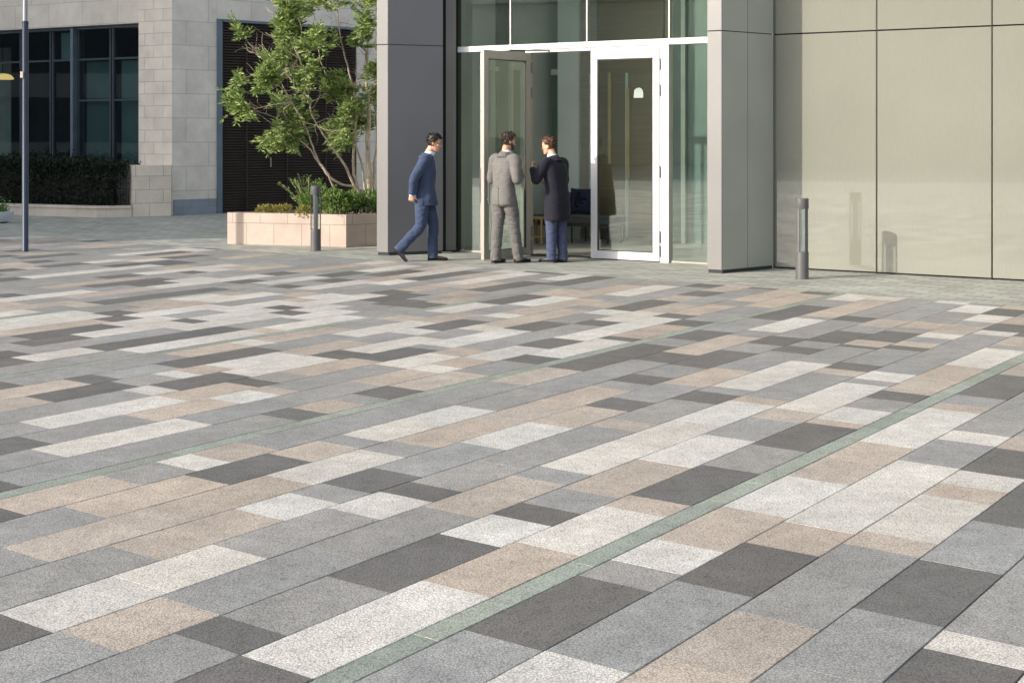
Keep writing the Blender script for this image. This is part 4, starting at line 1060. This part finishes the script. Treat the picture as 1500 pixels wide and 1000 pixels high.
        q_=so_.build('sole',M['track'],s_o); q_.matrix_parent_inverse=Matrix()
    # --- shirt collar and front
    c=MB(); cz=1.475
    yy=lean(1.5); 
    def nk(z,rx,ry,dy=0): return ring(0,yy+dy+(z-1.5)*spec.get('neckf',.5),z,rx,ry,2,28,tilt=-.28)
    c.grid([nk(1.47,.083,.078),nk(1.52,.074,.072),nk(1.565,.066,.066),nk(1.567,.060,.060),nk(1.50,.064,.062)],cap0=False,cap1=False)
    o=c.build('shirt_collar',spec['shirt'],p,smooth=True); o.matrix_parent_inverse=Matrix()
    # --- jacket or coat
    j=MB(); j.grid([ring(0,lean(z)+dy,z,rx,ry,2.5) for z,rx,ry,dy in spec['jacket']])
    for side in ('R','L'):
        sh,el,wr=[Vector(q) for q in spec['arm'+side]]
        dv=(wr-el).normalized()
        inn_=Vector((sh.x*.55,sh.y,sh.z+.015))
        j.tube(chain([inn_,sh,(sh+el)/2,el,(el+wr)/2,wr-dv*.005],5),lerp_r([.070,.080,.072,.062,.056,.050],5),18)
    fuse(j,spec['jname'],spec['jm'],p,.009,5,[(spec.get('fold',.005),(7,7,7),1.7),(.0018,(22,22,26),5.5)])
    for side in ('R','L'):
        sh,el,wr=[Vector(q) for q in spec['arm'+side]]; dv=(wr-el).normalized()
        m=MB(); m.tube([wr-dv*.03,wr+dv*.014],[.040,.038],16,cap=False); o=m.build('shirt_cuff',spec['shirt'],p,smooth=True); o.matrix_parent_inverse=Matrix()
    def front_y(z):
        for a,b_ in zip(spec['jacket'],spec['jacket'][1:]):
            if a[0]<=z<=b_[0]:
                f=(z-a[0])/(b_[0]-a[0]); return lean(z)+a[3]+(b_[3]-a[3])*f+a[2]+(b_[2]-a[2])*f
        return lean(z)+.08
    # shirt front and tie between the lapels, lapels, jacket collar
    def strip(xs,zs,off):
        m=MB(); 
        for i in range(len(zs)-1):
            (a0,a1),(b0,b1)=xs[i],xs[i+1]; y0,y1=front_y(zs[i])+off,front_y(zs[i+1])+off
            f=lambda x,y:y-abs(x)**1.6*1.1
            m.face([(a0,f(a0,y0),zs[i]),(a1,f(a1,y0),zs[i]),(b1,f(b1,y1),zs[i+1]),(b0,f(b0,y1),zs[i+1])])
        return m
    zs2=[1.16,1.22,1.28,1.34,1.40,1.45,1.49]
    hw=[.006,.022,.036,.048,.056,.058,.050]
    m=strip([(-w_,w_) for w_ in hw],zs2,.006); o=m.build('shirt_front',spec['shirt'],p); o.matrix_parent_inverse=Matrix(); o.modifiers.new('t','SOLIDIFY').thickness=.004
    if spec.get('tie'):
        m=strip([(-.02,.02),(-.026,.026),(-.026,.026),(-.024,.024),(-.022,.022),(-.02,.02),(-.016,.016)],zs2,.013); o=m.build('tie',spec['tie'],p); o.matrix_parent_inverse=Matrix(); o.modifiers.new('t','SOLIDIFY').thickness=.006
    for s in (-1,1):
        xs=[tuple(sorted((s*w_,s*(w_+e_)))) for w_,e_ in zip(hw,(.012,.035,.055,.062,.055,.040,.030))]
        m=strip(xs,zs2,.012); o=m.build('lapel',spec['jm'],p); o.matrix_parent_inverse=Matrix(); o.modifiers.new('t','SOLIDIFY').thickness=.006
    c=MB(); c.grid([nk(1.455,.108,.098,-.006),nk(1.50,.094,.088,-.008),nk(1.535,.084,.080,-.010),nk(1.535,.078,.075,-.010),nk(1.47,.085,.08,-.006)],cap0=False,cap1=False)
    v=c.v; c.f=[f for f in c.f if min(v[i][1] for i in f)<yy+.03]; c.m=[0]*len(c.f)
    o=c.build('jacket_collar',spec['jm'],p,smooth=True); o.matrix_parent_inverse=Matrix()
    # back vent
    zb=spec['jacket'][0][0]; m=MB()
    def back_y(z):
        for a,b_ in zip(spec['jacket'],spec['jacket'][1:]):
            if a[0]<=z<=b_[0]:
                f=(z-a[0])/(b_[0]-a[0]); return lean(z)+a[3]+(b_[3]-a[3])*f-a[2]-(b_[2]-a[2])*f
    zz=[zb+.002+i*.05 for i in range(6)]
    for a,b_ in zip(zz,zz[1:]): m.face([(-.003,back_y(a)-.004,a),(.012,back_y(a)-.010,a),(.012,back_y(b_)-.007,b_),(-.003,back_y(b_)-.004,b_)])
    o=m.build('back_vent',spec['jm'],p); o.matrix_parent_inverse=Matrix(); o.modifiers.new('t','SOLIDIFY').thickness=.004
    return p

SK1=mat('skin_a',srgb(206,156,128),.5,0,.08,20); SK2=mat('skin_b',srgb(198,146,118),.5,0,.08,20); SK3=mat('skin_c',srgb(216,162,134),.5,0,.08,20)
HR1=mat('hair_dark',srgb(34,26,22),.55,0,.4,60,streak=(1,1,.3)); HR2=mat('hair_brown',srgb(58,42,34),.55,0,.4,60,streak=(1,1,.3)); HR3=mat('hair_ginger',srgb(104,74,54),.6,0,.35,60,streak=(1,1,.3))
SHW=fabric('white_shirt',srgb(226,228,232),fold=.1); SHB=fabric('pale_blue_shirt',srgb(196,208,226),fold=.1)
SHOE=mat('black_leather',srgb(38,32,30),.35,0,.1); SHOEB=mat('brown_leather',srgb(70,54,46),.35,0,.1)
BLUE=fabric('blue_suit',srgb(58,69,94)); GREY=fabric('grey_check_suit',srgb(110,107,104),srgb(104,101,99)); NAVY=fabric('navy_coat',srgb(28,28,38)); NTR=fabric('navy_trousers',srgb(66,73,98)); GRT=fabric('grey_check_trousers',srgb(102,99,97),srgb(97,94,92))
def lean_f(pts):
    def f(z):
        if z<=pts[0][0]: return pts[0][1]
        for a,b_ in zip(pts,pts[1:]):
            if z<=b_[0]: return a[1]+(b_[1]-a[1])*(z-a[0])/(b_[0]-a[0])
        return pts[-1][1]
    return f
JK2=lambda hem:[(z,rx*.94,ry*.95,cy) for z,rx,ry,cy in JK(hem)]
JK=lambda hem:[(hem,.190,.140,.008),(.90,.188,.138,.004),(1.0,.178,.128,0),(1.08,.168,.120,0),(1.18,.178,.124,0),(1.28,.192,.130,0),(1.37,.198,.126,0),(1.43,.190,.110,0),(1.475,.150,.088,0),(1.505,.095,.074,.004)]
person('man in a blue suit walking right past the left portal column',G(619.5,382.2),R(-90),1.0,dict(
  skin=SK1,hair=HR1,shirt=SHB,jm=BLUE,jname='jacket',trousers=BLUE,shoe=SHOEB,glasses=True,tie=fabric('grey_tie',srgb(150,160,178),fold=.1),
  lean=lean_f([(.8,0),(1.05,.015),(1.3,.045),(1.45,.055),(1.55,.075)]),head=(0,.135,1.575),hpitch=R(14),neckf=.8,
  jacket=[(.80,.172,.165,.052),(.88,.184,.158,.038),(1.0,.184,.146,.020),(1.08,.178,.136,.012),(1.18,.186,.138,.008),(1.28,.198,.140,.006)]+JK(.83)[6:],
  armR=[(.185,.035,1.435),(.245,-.11,1.18),(.205,-.145,.955)],handR=((-.15,-.12,-1),(-.9,.2,0),1,dict(curl=(.9,1.0,.7))),
  armL=[(-.185,.055,1.435),(-.255,.0,1.17),(-.20,.02,.95)],handL=((.5,.1,-1),(.9,.2,0),-1,dict(curl=(.5,.6,.4))),
  legR=[(.088,-.01,.90),(.092,-.035,.50),(.088,-.315,.185)],footR=((.03,1),R(-48)),
  legL=[(-.088,.03,.90),(-.085,.14,.50),(-.075,.135,.080)],footL=((-.05,1),0)))
person('man in a grey checked suit standing with his back turned by the open door',G(738,385.2),R(-40),1.01,dict(
  skin=SK2,hair=HR2,beard=True,shirt=SHW,jm=GREY,jname='jacket',trousers=GRT,shoe=SHOE,
  lean=lean_f([(.8,0),(1.1,.0),(1.3,.02),(1.45,.03),(1.55,.04)]),head=(.0,.075,1.575),hpitch=R(10),hyaw=R(-22),
  jacket=JK2(.815),
  armR=[(.185,.025,1.435),(.255,-.02,1.165),(.15,.20,1.22)],handR=((-.45,.8,.35),(-.6,-.3,.6),-1,dict(curl=(.5,.6,.4))),
  armL=[(-.185,.025,1.435),(-.25,.03,1.155),(-.09,.23,1.20)],handL=((.5,.8,.3),(.5,-.3,.7),1,dict(curl=(.5,.6,.4))),
  legR=[(.090,.01,.90),(.108,.10,.49),(.125,.165,.080)],footR=((.22,1),0),
  legL=[(-.090,-.0,.90),(-.088,-.03,.49),(-.085,-.075,.080)],footL=((-.1,1),0)))
COATJ=[(.615,.205,.158,.0),(.75,.200,.152,0),(.90,.194,.144,0),(1.0,.186,.134,0),(1.08,.180,.128,0),(1.18,.186,.130,0),(1.28,.198,.134,0),(1.37,.204,.130,0),(1.43,.196,.114,0),(1.475,.154,.090,0),(1.505,.098,.076,.004)]
person('man in a long dark navy coat and blue trousers standing in the open doorway',G(816,384.2),R(44),.975,dict(
  skin=SK3,hair=HR3,shirt=SHB,jm=NAVY,jname='coat',fold=.003,trousers=NTR,shoe=SHOE,quiff=.4,
  lean=lean_f([(.6,-.01),(1.0,0),(1.2,.02),(1.35,.05),(1.45,.065),(1.55,.085)]),head=(-.01,.135,1.575),hpitch=R(12),hyaw=R(28),neckf=.6,
  jacket=COATJ,
  armR=[(.19,.06,1.435),(.255,.10,1.16),(.06,.30,1.14)],handR=((-.8,.55,.1),(-.2,-.2,.9),-1,dict(curl=(.6,.7,.5))),
  armL=[(-.19,.06,1.435),(-.30,.13,1.19),(-.17,.33,1.35)],handL=((.35,.5,.8),(.5,-.5,0),1,dict(curl=(.6,.8,.6))),
  legR=[(.085,-.0,.90),(.085,.0,.49),(.075,-.045,.080)],footR=((.2,1),0),
  legL=[(-.085,.01,.90),(-.09,.03,.49),(-.095,.02,.080)],footL=((-.2,1),0)))
